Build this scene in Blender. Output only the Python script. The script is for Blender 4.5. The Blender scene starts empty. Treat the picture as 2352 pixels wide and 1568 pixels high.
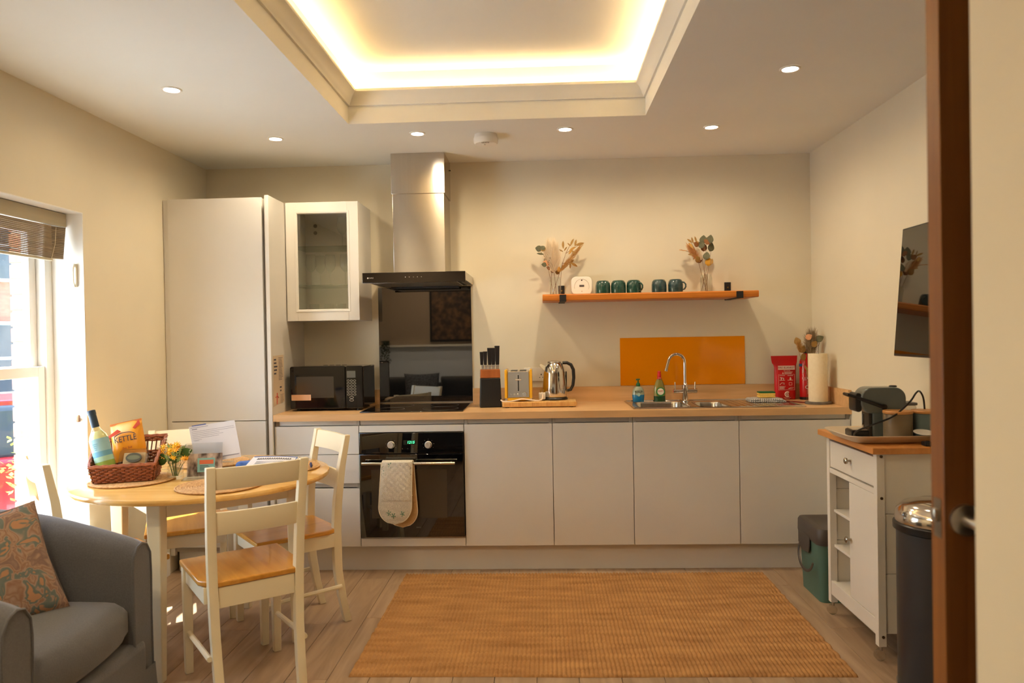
import bpy, bmesh, math, random
from math import sin, cos, pi, radians as R
from mathutils import Vector, Matrix, noise
random.seed(7)
S = bpy.context.scene
COL = S.collection

# ------------------------------------------------------------------ camera
cam_d = bpy.data.cameras.new('camera'); cam = bpy.data.objects.new('camera', cam_d); COL.objects.link(cam)
cam_d.sensor_width = 36.0; cam_d.lens = 26.564; cam_d.clip_start = 0.05; cam_d.clip_end = 200
_r = Vector((0.99902782, 0.04026265, -0.0179534)); _u = Vector((0.01753083, 0.01082398, 0.99978773)); _f = Vector((-0.04044843, 0.9991305, -0.01010762))
m = Matrix.Identity(4)
for i in range(3):
    m[i][0] = _r[i]; m[i][1] = _u[i]; m[i][2] = -_f[i]
m.translation = Vector((1.05388, -4.84347, 1.34721)); cam.matrix_world = m
cam_d.dof.use_dof = True; cam_d.dof.focus_distance = 4.3; cam_d.dof.aperture_fstop = 3.5
S.camera = cam
# ------------------------------------------------------------------ world, sun, exposure
W = bpy.data.worlds.new('world'); S.world = W; W.use_nodes = True
nt = W.node_tree; bg = nt.nodes['Background']
sky = nt.nodes.new('ShaderNodeTexSky'); sky.sky_type = 'NISHITA'; sky.sun_disc = False
sky.sun_elevation = R(58); sky.sun_rotation = R(230); sky.air_density = 1.0; sky.dust_density = 1.5
nt.links.new(sky.outputs[0], bg.inputs[0]); bg.inputs[1].default_value = 1.15
sun_d = bpy.data.lights.new('sun', 'SUN'); sun_d.energy = 15.0; sun_d.angle = R(0.6); sun_d.color = (1.0, 1.0, 1.0)
sun = bpy.data.objects.new('sun', sun_d); COL.objects.link(sun)
sun.rotation_euler = Vector((1.0, 0.85, -2.3)).to_track_quat('-Z', 'Y').to_euler(); sun.location = (-6, -6, 9)
S.view_settings.view_transform = 'Standard'; S.view_settings.look = 'None'; S.view_settings.gamma = 1.0
S.view_settings.use_curve_mapping = False; S.cycles.transparent_max_bounces = 40; S.view_settings.exposure = 0.74
DOWN_W = 12.5       # watts of one downlight
COVE = 33.0        # emission strength of the cove strip

# ------------------------------------------------------------------ materials
def C(r, g, b):
    f = lambda v: (v/255/12.92) if v/255 <= .04045 else ((v/255+.055)/1.055)**2.4
    return (f(r), f(g), f(b), 1.0)
def P(name, c, rough=.5, metal=0.0, coat=0.0, spec=.5, emit=None, es=0.0, sheen=0.0, ior=1.5, bump=0.0, bscale=200.0):
    mt = bpy.data.materials.new(name); mt.use_nodes = True; b = mt.node_tree.nodes['Principled BSDF']
    b.inputs['Base Color'].default_value = c; b.inputs['Roughness'].default_value = rough; b.inputs['Metallic'].default_value = metal
    b.inputs['Coat Weight'].default_value = coat; b.inputs['Specular IOR Level'].default_value = spec; b.inputs['IOR'].default_value = ior
    b.inputs['Sheen Weight'].default_value = sheen
    if emit: b.inputs['Emission Color'].default_value = emit; b.inputs['Emission Strength'].default_value = es
    if bump:
        t = mt.node_tree; n = t.nodes.new('ShaderNodeTexNoise'); n.inputs['Scale'].default_value = bscale
        bp = t.nodes.new('ShaderNodeBump'); bp.inputs['Strength'].default_value = bump; bp.inputs['Distance'].default_value = .003
        t.links.new(n.outputs['Fac'], bp.inputs['Height']); t.links.new(bp.outputs[0], b.inputs['Normal'])
    return mt
def N(name, c1, c2, scale=(4, 4, 4), rough=.5, metal=0.0, detail=5.0, dist=0.0, lo=.3, hi=.7, bump=0.0, coat=0.0, rand=0.0, sheen=0.0, gen=False):
    """noise-mottled material; scale is per axis so a stretched scale gives grain; rand varies brightness per object"""
    mt = bpy.data.materials.new(name); mt.use_nodes = True; t = mt.node_tree; b = t.nodes['Principled BSDF']; L = t.links
    tc = t.nodes.new('ShaderNodeTexCoord'); mp = t.nodes.new('ShaderNodeMapping'); mp.inputs['Scale'].default_value = scale
    L.new(tc.outputs['Generated' if gen else 'Object'], mp.inputs[0])
    n = t.nodes.new('ShaderNodeTexNoise'); n.inputs['Scale'].default_value = 1.0; n.inputs['Detail'].default_value = detail; n.inputs['Distortion'].default_value = dist
    cr = t.nodes.new('ShaderNodeValToRGB'); e = cr.color_ramp.elements
    e[0].position = lo; e[0].color = c1; e[1].position = hi; e[1].color = c2
    L.new(n.outputs['Fac'], cr.inputs[0]); out = cr.outputs[0]
    if rand:
        oi = t.nodes.new('ShaderNodeObjectInfo')
        ad = t.nodes.new('ShaderNodeVectorMath'); ad.operation = 'ADD'; L.new(mp.outputs[0], ad.inputs[0])
        mu = t.nodes.new('ShaderNodeMath'); mu.operation = 'MULTIPLY'; mu.inputs[1].default_value = 50; L.new(oi.outputs['Random'], mu.inputs[0])
        L.new(mu.outputs[0], ad.inputs[1]); L.new(ad.outputs[0], n.inputs['Vector'])
        hs = t.nodes.new('ShaderNodeHueSaturation'); mr = t.nodes.new('ShaderNodeMapRange')
        mr.inputs[3].default_value = 1-rand; mr.inputs[4].default_value = 1+rand
        L.new(oi.outputs['Random'], mr.inputs[0]); L.new(mr.outputs[0], hs.inputs['Value']); L.new(out, hs.inputs['Color']); out = hs.outputs[0]
    else: L.new(mp.outputs[0], n.inputs['Vector'])
    L.new(out, b.inputs['Base Color']); b.inputs['Roughness'].default_value = rough; b.inputs['Metallic'].default_value = metal
    b.inputs['Coat Weight'].default_value = coat; b.inputs['Sheen Weight'].default_value = sheen
    if bump:
        bp = t.nodes.new('ShaderNodeBump'); bp.inputs['Strength'].default_value = bump; bp.inputs['Distance'].default_value = .004
        L.new(n.outputs['Fac'], bp.inputs['Height']); L.new(bp.outputs[0], b.inputs['Normal'])
    return mt
def GL(name, tint=(1, 1, 1, 1), refl=1.0, rough=0.0, ior=1.45):
    """clear thin glass: fresnel mix of transparent and glossy"""
    mt = bpy.data.materials.new(name); mt.use_nodes = True; t = mt.node_tree; L = t.links
    t.nodes.remove(t.nodes['Principled BSDF']); o = t.nodes['Material Output']
    tr = t.nodes.new('ShaderNodeBsdfTransparent'); tr.inputs[0].default_value = tint
    g = t.nodes.new('ShaderNodeBsdfGlossy'); g.inputs['Roughness'].default_value = rough
    fr = t.nodes.new('ShaderNodeLayerWeight'); pw = t.nodes.new('ShaderNodeMath'); pw.operation = 'POWER'; pw.inputs[1].default_value = 4.0
    L.new(fr.outputs['Facing'], pw.inputs[0])
    mu = t.nodes.new('ShaderNodeMath'); mu.operation = 'MULTIPLY_ADD'; mu.inputs[1].default_value = .6*refl; mu.inputs[2].default_value = .045*refl; mu.use_clamp = True
    mx = t.nodes.new('ShaderNodeMixShader'); L.new(pw.outputs[0], mu.inputs[0]); L.new(mu.outputs[0], mx.inputs[0])
    L.new(tr.outputs[0], mx.inputs[1]); L.new(g.outputs[0], mx.inputs[2]); L.new(mx.outputs[0], o.inputs[0])
    return mt
def EM(name, c, s):
    return P(name, (0, 0, 0, 1), emit=c, es=s)

WALL = N('wall paint', C(230, 220, 196), C(226, 216, 192), (3, 3, 3), .75)
CEIL = N('ceiling paint', C(235, 233, 224), C(231, 229, 220), (2, 2, 2), .8)
TRIMW = P('white gloss trim', C(238, 234, 226), .35)
CAB = N('cashmere matt door', C(222, 217, 208), C(219, 214, 205), (3, 3, 3), .42)
CABIN = P('cabinet inside', C(178, 168, 154), .6)
RAIL = P('brushed handle rail', C(196, 190, 182), .4, .6)
WORK = N('oak worktop', C(204, 160, 110), C(226, 186, 136), (2.2, 28, 28), .38, dist=.8, lo=.25, hi=.75)
FLOORM = N('grey oak plank', C(150, 124, 98), C(181, 154, 126), (16, 1.6, 3), .42, dist=1.2, rand=.10)
GROUT = P('plank underlay', C(92, 76, 60), .8)
SHELFW = N('waxed pine', C(186, 104, 30), C(214, 132, 48), (2.5, 40, 40), .4, dist=.6)
HONEY = N('honey beech seat', C(198, 134, 46), C(222, 164, 72), (30, 2.5, 30), .28, coat=.3, dist=.5)
TABLEW = N('honey beech table top', C(216, 164, 84), C(234, 188, 110), (3, 34, 30), .25, coat=.4, dist=.5)
CREAM = P('cream painted wood', C(242, 230, 198), .35)
STEEL = N('brushed steel', C(197, 191, 181), C(201, 195, 185), (90, 90, 1.5), .28, 1.0)
CHIM = N('brushed chimney steel', C(197, 191, 181), C(201, 195, 185), (90, 90, 1.5), .20, 1.0)
CHIM.node_tree.nodes['Principled BSDF'].inputs['Anisotropic'].default_value = .85; CHIM.node_tree.nodes['Principled BSDF'].inputs['Anisotropic Rotation'].default_value = .25
CHROME = P('chrome', C(226, 224, 220), .06, 1.0)
POLISH = P('polished steel', C(214, 210, 204), .13, 1.0)
SINKM = N('sink steel', C(190, 184, 174), C(206, 200, 190), (60, 3, 3), .22, 1.0)
BLK = P('black plastic', C(22, 20, 20), .35)
BLKG = P('black gloss', C(12, 11, 12), .06, spec=.6)
BLKGL = P('black glass', C(7, 7, 9), .025, spec=.85, ior=1.62)
SPLGL = P('splashback glass', C(9, 9, 11), .02, spec=.9, ior=1.9)
BLKM = P('matt black metal', C(26, 24, 25), .5)
ORANGE = P('orange glass', C(242, 148, 4), .12, coat=.5)
GLASS = GL('clear glass', (.97, .98, .97, 1), 1.0)
PANE = GL('window glass', (.96, .98, .97, 1), .8)
CABGL = GL('smoked cabinet glass', (.92, .91, .89, 1), 2.0)
SHGL = GL('glass shelf edge', (.86, .93, .89, 1), 1.2)
JUTE = N('jute braid', C(176, 130, 78), C(214, 172, 118), (90, 90, 90), .85, bump=.3)
RUGM = N('jute rug', C(152, 106, 58), C(190, 142, 86), (4.0, 22, 8), .9, detail=10, bump=.3)
GREY = N('grey slipcover', C(82, 81, 83), C(96, 95, 96), (240, 240, 240), .85, sheen=.3, bump=.15)
PAPER = P('white paper', C(226, 224, 226), .7)
INK = P('printing ink', C(70, 68, 80), .8)
WHITEP = P('white plastic', C(236, 230, 218), .4)
RED = P('red vinyl', C(196, 12, 20), .35)
REDM = P('red enamel', C(190, 14, 18), .2, coat=.5)
LAMP = EM('lamp lens', (1.0, .90, .80, 1), 22.0)
COVEM = EM('warm led strip', (1.0, .66, .31, 1), COVE)

# ------------------------------------------------------------------ mesh helpers
class G:
    def __init__(s): s.v = []; s.f = []
    def add(s, v, f):
        o = len(s.v); s.v += [tuple(p) for p in v]; s.f += [tuple(i+o for i in q) for q in f]; return s
    def box(s, x0, x1, y0, y1, z0, z1):
        return s.add([(x0,y0,z0),(x1,y0,z0),(x1,y1,z0),(x0,y1,z0),(x0,y0,z1),(x1,y0,z1),(x1,y1,z1),(x0,y1,z1)],
                     [(3,2,1,0),(4,5,6,7),(0,1,5,4),(1,2,6,5),(2,3,7,6),(3,0,4,7)])
    def lathe(s, prof, n=24, c=(0,0,0), capb=True, capt=True, ax='z'):
        v = []; f = []
        for r, z in prof:
            for i in range(n):
                a = 2*pi*i/n
                p = (r*cos(a), r*sin(a), z)
                if ax == 'y': p = (p[0], p[2], p[1])
                if ax == 'x': p = (p[2], p[0], p[1])
                v.append((p[0]+c[0], p[1]+c[1], p[2]+c[2]))
        for k in range(len(prof)-1):
            for i in range(n):
                j = (i+1) % n; q = (k*n+i, k*n+j, (k+1)*n+j, (k+1)*n+i)
                f.append(q if ax != 'y' else q[::-1])
        if capb: f.append(tuple(range(n))[::-1] if ax != 'y' else tuple(range(n)))
        if capt:
            b = (len(prof)-1)*n; q = tuple(range(b, b+n)); f.append(q if ax != 'y' else q[::-1])
        return s.add(v, f)
    def tube(s, pts, r, n=8, closed=False, cap=True, flat=1.0):
        pts = [Vector(p) for p in pts]; k = len(pts); rs = r if isinstance(r, (list, tuple)) else [r]*k
        T = []
        for i in range(k):
            a = pts[(i-1) % k] if (closed or i > 0) else pts[i]; b = pts[(i+1) % k] if (closed or i < k-1) else pts[i]
            d = (b-a); T.append(d.normalized() if d.length > 1e-9 else Vector((0,0,1)))
        up = Vector((0,0,1)) if abs(T[0].z) < .9 else Vector((1,0,0))
        nrm = (up - T[0]*up.dot(T[0])).normalized(); v = []; f = []
        for i in range(k):
            nrm = (nrm - T[i]*nrm.dot(T[i])).normalized(); bi = T[i].cross(nrm)
            for j in range(n):
                a = 2*pi*j/n; v.append(pts[i] + (nrm*cos(a)*flat + bi*sin(a))*rs[i])
        for i in range(k if closed else k-1):
            for j in range(n):
                jj = (j+1) % n; ii = (i+1) % k
                f.append((i*n+j, i*n+jj, ii*n+jj, ii*n+j))
        if cap and not closed: f.append(tuple(range(n))[::-1]); f.append(tuple(range((k-1)*n, k*n)))
        return s.add(v, f)
    def prism(s, poly, a, b, ax='z'):
        def mp(p, t):
            return {'z': (p[0], p[1], t), 'y': (p[0], t, p[1]), 'x': (t, p[0], p[1])}[ax]
        n = len(poly); v = [mp(p, a) for p in poly] + [mp(p, b) for p in poly]
        f = [tuple(range(n))[::-1], tuple(range(n, 2*n))] + [(i, (i+1) % n, (i+1) % n+n, i+n) for i in range(n)]
        if ax == 'y': f = [q[::-1] for q in f]
        return s.add(v, f)
    def ring(s, loops):
        """skin a list of vertex loops of equal length (closed each)"""
        n = len(loops[0]); v = [p for l in loops for p in l]
        f = [(k*n+i, k*n+(i+1) % n, (k+1)*n+(i+1) % n, (k+1)*n+i) for k in range(len(loops)-1) for i in range(n)]
        return s.add(v, f)
    def xf(s, M4):
        s.v = [tuple(M4 @ Vector(p)) for p in s.v]; return s
    def mesh(s, name, bevel=0.0, seg=2, smooth=True, ang=38):
        me = bpy.data.meshes.new(name); me.from_pydata(s.v, [], s.f)
        bm = bmesh.new(); bm.from_mesh(me)
        bmesh.ops.recalc_face_normals(bm, faces=bm.faces)
        if bevel:
            ly = bm.faces.layers.int.new('flatface')
            for fc in bm.faces: fc[ly] = 0 if any(len(e.link_faces) == 2 and R(1.5) < e.calc_face_angle(0) <= R(30) for e in fc.edges) else 1
            ed = [e for e in bm.edges if len(e.link_faces) == 2 and e.calc_face_angle(0) > R(30)]
            nb = bmesh.ops.bevel(bm, geom=ed, offset=bevel, segments=seg, affect='EDGES', profile=.5, clamp_overlap=True)
            for fc in nb['faces']: fc[ly] = 0
            keep = [f_[ly] == 0 for f_ in bm.faces]
        else: keep = None
        bm.to_mesh(me); bm.free()
        if smooth:
            me.set_sharp_from_angle(angle=R(ang)); me.polygons.foreach_set('use_smooth', keep or [True]*len(me.polygons))
            if keep and 'flatface' in me.attributes: me.attributes.remove(me.attributes['flatface'])
        me.update(); return me
    def obj(s, name, mat, parent=None, **kw):
        return put(name, s.mesh(name, **kw), mat, parent)
def put(name, me, mat=None, parent=None, loc=(0,0,0), rot=(0,0,0), scale=(1,1,1)):
    if mat and not me.materials: me.materials.append(mat)
    o = bpy.data.objects.new(name, me); COL.objects.link(o); o.parent = parent
    o.location = loc; o.rotation_euler = rot; o.scale = scale; return o
def thing(name, label, cat, loc=(0,0,0), rotz=0.0, group=None, rot=None):
    o = bpy.data.objects.new(name, None); COL.objects.link(o); o.empty_display_size = .05
    o.location = loc; o.rotation_euler = rot if rot else (0, 0, rotz)
    o['label'] = label; o['category'] = cat
    if group: o['group'] = group
    return o
def tag(o, label, cat, group=None, loc=None, rot=None):
    o['label'] = label; o['category'] = cat
    if group: o['group'] = group
    if loc: o.location = loc
    if rot: o.rotation_euler = rot
    return o
def struct(o, label=None, cat=None):
    o['kind'] = 'structure'
    if label: o['label'] = label
    if cat: o['category'] = cat
    return o
def stuff(o): o['kind'] = 'stuff'; return o
def dup(o, label=None, loc=None, rotz=None, parent=None, group=None):
    c = o.copy(); COL.objects.link(c); c.parent = parent
    if label: c['label'] = label
    if loc: c.location = loc
    if rotz is not None: c.rotation_euler = (0, 0, rotz)
    for ch in o.children: dup(ch, parent=c)
    return c
def box(name, x0, x1, y0, y1, z0, z1, mat, parent=None, bevel=.0015, **kw):
    return G().box(x0, x1, y0, y1, z0, z1).obj(name, mat, parent, bevel=bevel, **kw)
def text(name, s, size, mat, parent, loc, rot=(pi/2, 0, 0), ext=.0004, align='CENTER', sx=1.0, shear=0.0):
    cu = bpy.data.curves.new(name, 'FONT'); cu.body = s; cu.size = size; cu.extrude = ext; cu.align_x = align; cu.align_y = 'CENTER'; cu.shear = shear
    cu.resolution_u = 3
    tmp = bpy.data.objects.new('tmp', cu); COL.objects.link(tmp)
    me = bpy.data.meshes.new_from_object(tmp.evaluated_get(bpy.context.evaluated_depsgraph_get())); bpy.data.objects.remove(tmp)
    me.name = name; me.materials.clear(); me.materials.append(mat)
    return put(name, me, None, parent, loc, rot, (sx, 1, 1))
def rrect(w, h, r, n=5, cx=0, cy=0):
    pts = []
    for qx, qy, a0 in ((1,1,0),(-1,1,90),(-1,-1,180),(1,-1,270)):
        for i in range(n+1):
            a = R(a0+90*i/n); pts.append((cx+qx*(w/2-r)+r*cos(a), cy+qy*(h/2-r)+r*sin(a)))
    return pts
def smooth(pts, n=6):
    P_ = [Vector(p) for p in pts]; out = []
    for i in range(len(P_)-1):
        p0, p1, p2, p3 = P_[max(0, i-1)], P_[i], P_[i+1], P_[min(len(P_)-1, i+2)]
        for k in range(n):
            t_ = k/n; out.append(tuple(.5*((2*p1)+(p2-p0)*t_+(2*p0-5*p1+4*p2-p3)*t_**2+(3*p1-p0-3*p2+p3)*t_**3)))
    return out+[tuple(P_[-1])]
def arc(cx, cz, r, a0, a1, n):
    return [(cx+r*cos(R(a0+(a1-a0)*i/n)), cz+r*sin(R(a0+(a1-a0)*i/n))) for i in range(n+1)]

# ================================================================== THE ROOM
XL, XR, H, YB = -1.1156, 2.755, 2.451, -5.0
box_wall = lambda name, b, mat=WALL: struct(G().box(*b).obj(name, mat, smooth=False))
box_wall('wall_back', (XL-.33, XR+.12, 0, .12, -.1, 2.9))
box_wall('wall_right', (XR, XR+.12, YB-.1, 0, -.1, 2.9))
box_wall('wall_rear', (XL-.33, XR+.12, YB-.12, YB, -.1, 2.9), P('dimmed taupe wall', C(158, 138, 118), .8))  # rear wall taupe, its dimness in the black glass put into the colour
box_wall('wall_near', (1.662, 1.79, YB, -3.75, 0, H))
# left wall with the sash window opening
WINS = [(-2.40, -1.336)]; WZ0, WZ1 = .42, 1.958
g = G(); XO = XL-.22
ys = [YB-.1, WINS[0][0], WINS[0][1], .12]
for a, b in ((ys[0], ys[1]), (ys[2], ys[3])): g.box(XO, XL, a, b, -.1, 2.9)
for a, b in WINS: g.box(XO, XL, a, b, -.1, WZ0); g.box(XO, XL, a, b, WZ1, 2.9)
wl = struct(g.obj('wall_left', WALL, smooth=False))
# ceiling with a raised tray and a cornice that hides the led strip
TX0, TX1, TY0, TY1 = .066, 1.600, -3.55, -.945
g = G()
g.box(XL-.33, TX0, YB-.1, .12, H, 2.82); g.box(TX1, XR+.12, YB-.1, .12, H, 2.82)
g.box(TX0, TX1, YB-.1, TY0, H, 2.82); g.box(TX0, TX1, TY1, .12, H, 2.82)
g.box(TX0-.05, TX1+.05, TY0-.05, TY1+.05, 2.715, 2.83)
struct(g.obj('ceiling', CEIL, smooth=False))
prof = [(0, 2.543), (.010, 2.543), (.013, 2.551), (.017, 2.556), (.024, 2.572), (.034, 2.588), (.046, 2.598), (.052, 2.603), (.052, 2.616), (.044, 2.616), (.038, 2.606), (0, 2.604)]
rect = lambda d, z: [(TX0+d, TY0+d, z), (TX1-d, TY0+d, z), (TX1-d, TY1-d, z), (TX0+d, TY1-d, z)]
struct(G().ring([rect(d, z) for d, z in prof]).obj('trim_1', CEIL, ang=30))
t = thing('led_strip', 'warm white light strip hidden on the cornice of the raised ceiling tray', 'light strip', (0, 0, 0))
d = .018
for b in ((TX0+d, TX1-d, TY1-d-.012, TY1-d), (TX0+d, TX1-d, TY0+d, TY0+d+.012), (TX0+d, TX0+d+.012, TY0+d, TY1-d), (TX1-d-.012, TX1-d, TY0+d, TY1-d)):
    box('strip_light', b[0], b[1], b[2], b[3], 2.6055, 2.6095, COVEM, t, 0, smooth=False)
# floor of individual planks running towards the kitchen
fl = struct(G().box(XL-.05, XR+.05, YB-.05, .05, -.06, -.014).obj('floor', GROUT, smooth=False))
PW, PL = .165, 1.22
pm = G().box(0, PW-.0016, 0, PL-.0016, -.014, 0).mesh('plank', bevel=.0012, seg=1)
i = 0; x = XL-.02
while x < XR:
    y = -4.0 - ((i*0.47) % 1.0)*PL
    while y < 0.0:
        o = put('plank', pm, FLOORM, fl, (x, y, 0))
        y += PL
    x += PW; i += 1
for b in ((XR-.016, XR, -3.9, -.61), ):
    struct(G().prism([(0, 0), (.016, 0), (.016, .12), (.012, .125), (.003, .13), (0, .13)], b[2], b[3], 'y').xf(Matrix.Translation((b[0]-.0005, 0, 0))).obj('baseboard_right', TRIMW))
struct(box('baseboard_left', XL, XL+.016, YB, -.61, 0, .13, TRIMW, None, .003))

# ------------------------------------------------------------------ windows
def window(n, y0, y1):
    t = bpy.data.objects.new('window_%d' % n, None); COL.objects.link(t); struct(t); t.location = (XO, 0, 0)
    xa, xb = -.02, .065                       # outer frame, local x from the wall's outer face
    w = .055
    g = G(); g.box(xa, xb, y0, y0+w, WZ0, WZ1).box(xa, xb, y1-w, y1, WZ0, WZ1).box(xa, xb, y0+w, y1-w, WZ1-w, WZ1).box(xa, xb, y0+w, y1-w, WZ0, WZ0+.05)
    g.obj('frame', TRIMW, t, bevel=.003)
    zm = 1.205
    for nm, za, zb, x0 in (('upper_sash', zm-.012, WZ1-w, -.012), ('lower_sash', WZ0+.05, zm+.03, .022)):
        a, b = y0+w+.002, y1-w-.002; s = .048
        g = G(); g.box(x0, x0+.034, a, a+s, za, zb).box(x0, x0+.034, b-s, b, za, zb).box(x0, x0+.034, a+s, b-s, zb-s, zb).box(x0, x0+.034, a+s, b-s, za, za+s)
        sa = g.obj(nm, TRIMW, t, bevel=.003)
        ym = (a+b)/2; box('glazing_bar', x0+.005, x0+.029, ym-.01, ym+.01, za+s, zb-s, TRIMW, sa, .002)
        box('pane', x0+.015, x0+.019, a+s, b-s, za+s, zb-s, PANE, sa, 0, smooth=False)
    box('sill', .07, .27, y0-.0, y1+.0, WZ0-.001, WZ0+.028, TRIMW, t, .006)
    box('outer_sill', -.13, -.02, y0-.03, y1+.03, WZ0-.06, WZ0, P('stone sill', C(205, 198, 184), .8), t, .006)
    # painted reveal lining
    e = .004
    g = G(); g.box(.066, .2195, y1-e, y1, WZ0, WZ1).box(.066, .2195, y0, y0+e, WZ0, WZ1).box(.066, .2195, y0, y1, WZ1-e, WZ1)
    g.obj('reveal', TRIMW, t, smooth=False)
    return t
window(1, *WINS[0])
# outer brick leaf at the side of the first window, each brick its own piece
MORT = P('mortar', C(214, 202, 186), .9); BRICK = N('red brick', C(168, 96, 70), C(196, 128, 98), (30, 30, 30), .9, rand=.12, bump=.3)
leaf = struct(G().box(XO-.121, XO-.026, -1.355, .3, -.6, 3.2).obj('wall_exterior', MORT, smooth=False))
bm_ = G().box(0, .102, 0, .215, 0, .065).mesh('brick', bevel=.003, seg=1); bh = G().box(0, .102, 0, .1025, 0, .065).mesh('half brick', bevel=.003, seg=1)
for k in range(30):
    z = .30+k*.075
    if k % 2: put('brick', bh, BRICK, leaf, (XO-.128, -1.362, z)); y = -1.362+.1125
    else: y = -1.362
    for q in range(2): put('brick', bm_, BRICK, leaf, (XO-.128, y, z)); y += .225

# ================================================================== KITCHEN RUN
FY = -.585                                   # face of the doors
def front(name, x0, x1, z0, z1, parent, y=FY, th=.018): return box(name, x0+.0016, x1-.0016, y, y+th, z0, z1, CAB, parent, .0015)
# tall fridge housing
t = thing('tall_cabinet', 'tall cashmere fridge housing with two flat doors beside the left wall', 'cabinet', (-.80, -.3, 0))
def loc(o, t): o.location = -Vector(t.location); return o
L0 = Vector(t.location)
TZ = 2.152
loc(box('carcass', -1.085, -.535, -.56, -.001, .12, TZ-.004, CABIN, t), t)
loc(box('filler_strip', XL+.001, -1.087, -.575, -.545, .10, TZ-.002, CAB, t), t)
loc(front('upper_door', -1.085, -.535, .878, TZ, t), t)
loc(front('lower_door', -1.085, -.535, .15, .874, t), t)
loc(box('handle_rail', -.534, -.514, -.560, -.545, .15, TZ-.004, RAIL, t), t)
loc(box('end_panel', -.512, -.490, -.605, -.001, 0, TZ+.008, CAB, t), t)
loc(box('kickboard', -1.085, -.513, -.53, -.515, 0, .148, CAB, t), t)
# base units
def unit(label, x0, x1, fronts, name='base_cabinet', cat='cabinet'):
    t = thing(name, label, cat, ((x0+x1)/2, -.3, 0)); 
    g = G(); g.box(x0+.001, x0+.019, -.565, -.02, .15, .868).box(x1-.019, x1-.001, -.565, -.02, .15, .868).box(x0+.019, x1-.019, -.565, -.02, .15, .168).box(x0+.019, x1-.019, -.03, -.02, .168, .868)
    loc(g.obj('carcass', CABIN, t), t)
    loc(box('handle_rail', x0+.001, x1-.001, -.560, -.548, .840, .868, RAIL, t), t)
    for nm, z0, z1 in fronts: loc(front(nm, x0, x1, z0, z1, t), t)
    return t
t = unit('cashmere three-drawer base unit left of the oven', -.487, 0, [('drawer_front', .678, .839), ('drawer_front', .512, .675), ('drawer_front', .15, .482)])
loc(box('handle_rail', -.486, -.001, -.560, -.548, .484, .510, RAIL, t), t)
unit('cashmere base unit door directly right of the oven', .6, 1.1, [('door', .15, .839)])
unit('narrower cashmere base unit door left of the sink', 1.1, 1.5515, [('door', .15, .839)])
unit('wide cashmere base unit door under the sink and tap', 1.5515, 2.141, [('door', .15, .839)])
unit('cashmere base unit door in the right corner behind the trolley', 2.141, 2.753, [('door', .15, .839)])
# oven housing
t = thing('oven_housing', 'cashmere housing with narrow strips above and below the oven', 'cabinet', (.3, -.3, 0))
loc(G().box(.001, .017, -.545, -.02, .15, .868).box(.583, .599, -.545, -.02, .15, .868).box(.017, .583, -.545, -.02, .15, .166).obj('carcass', CABIN, t), t)
loc(box('handle_rail', .001, .599, -.560, -.548, .840, .868, RAIL, t), t)
loc(front('top_strip', 0, .6, .801, .839, t), t); loc(front('bottom_strip', 0, .6, .15, .196, t), t)
# plinth
struct(box('trim_2', -.488, 2.754, -.53, -.512, 0, .1495, CAB, None, .001))
# oven
t = thing('built_in_oven', 'black glass built-in oven with green clock and steel bar handle', 'oven', (.3, -.59, .2))
ox, oy, oz = t.location
o = lambda *a, **k: loc(box(*a, **k), t)
o('body', .02, .58, -.572, -.05, .21, .79, BLKM, t)
o('control_panel', .004, .596, -.598, -.574, .682, .798, BLKGL, t)
o('door', .004, .596, -.602, -.574, .206, .677, BLKGL, t)
WINM = P('oven window', C(62, 52, 40), .08, spec=.7)
o('window', .07, .50, -.6028, -.6018, .315, .59, WINM, t, 0)
o('lower_trim', .02, .597, -.580, -.574, .197, .206, STEEL, t, 0)
loc(G().tube([(.028, -.652, .634), (.553, -.652, .632)], .0085, 12).obj('handle', POLISH, t), t)
for x in (.05, .53): loc(G().tube([(x, -.604, .634), (x, -.648, .634)], .007, 8).obj('handle_post', POLISH, t), t)
for x, z in ((.186, .731), (.398, .729)):
    k = loc(G().lathe([(.021, -.599), (.021, -.603), (.0185, -.605), (.0175, -.622), (.0155, -.625)], 28, (x, 0, z), ax='y').obj('knob', P('satin knob', C(214, 210, 204), .38, .85), t), t)
    put('pointer', G().box(-.0012, .0012, -.626, -.6245, .004, .014).mesh('pointer'), STEEL, k, (x, 0, z))
    for a in range(0, 360, 45):
        if a != 270: pass
    gm = G()
    for a in range(-30, 211, 40): gm.lathe([(.0014, -.5982), (.0014, -.5986)], 6, (x+.031*cos(R(a)), 0, z+.031*sin(R(a))), ax='y')
    loc(stuff(gm.obj('dial_marks', P('white print', C(150, 146, 140), .6), t)), t)
o('display', .256, .328, -.5988, -.5978, .730, .756, P('display glass', C(28, 32, 26), .2), t, 0)
LCD = EM('green digits', (.05, 1.0, .25, 1), 3.0)
tx = text('clock_digits', '1215', .021, LCD, t, (.298, -.5992, .7435), sx=1.05, shear=.15); loc(tx, t); tx.location = Vector((.298, -.5992, .7435)) - Vector(t.location)
PRT = P('grey print', C(120, 116, 112), .6)
tx = text('maker_mark', 'CAPLE', .010, PRT, t, (0, 0, 0)); tx.location = Vector((.335, -.6032, .262)) - Vector(t.location)
for x in (.25, .28, .31): loc(G().lathe([(.0018, -.5982), (.0018, -.599)], 8, (x, 0, .708), ax='y').obj('touch_mark', PRT, t), t)
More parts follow.
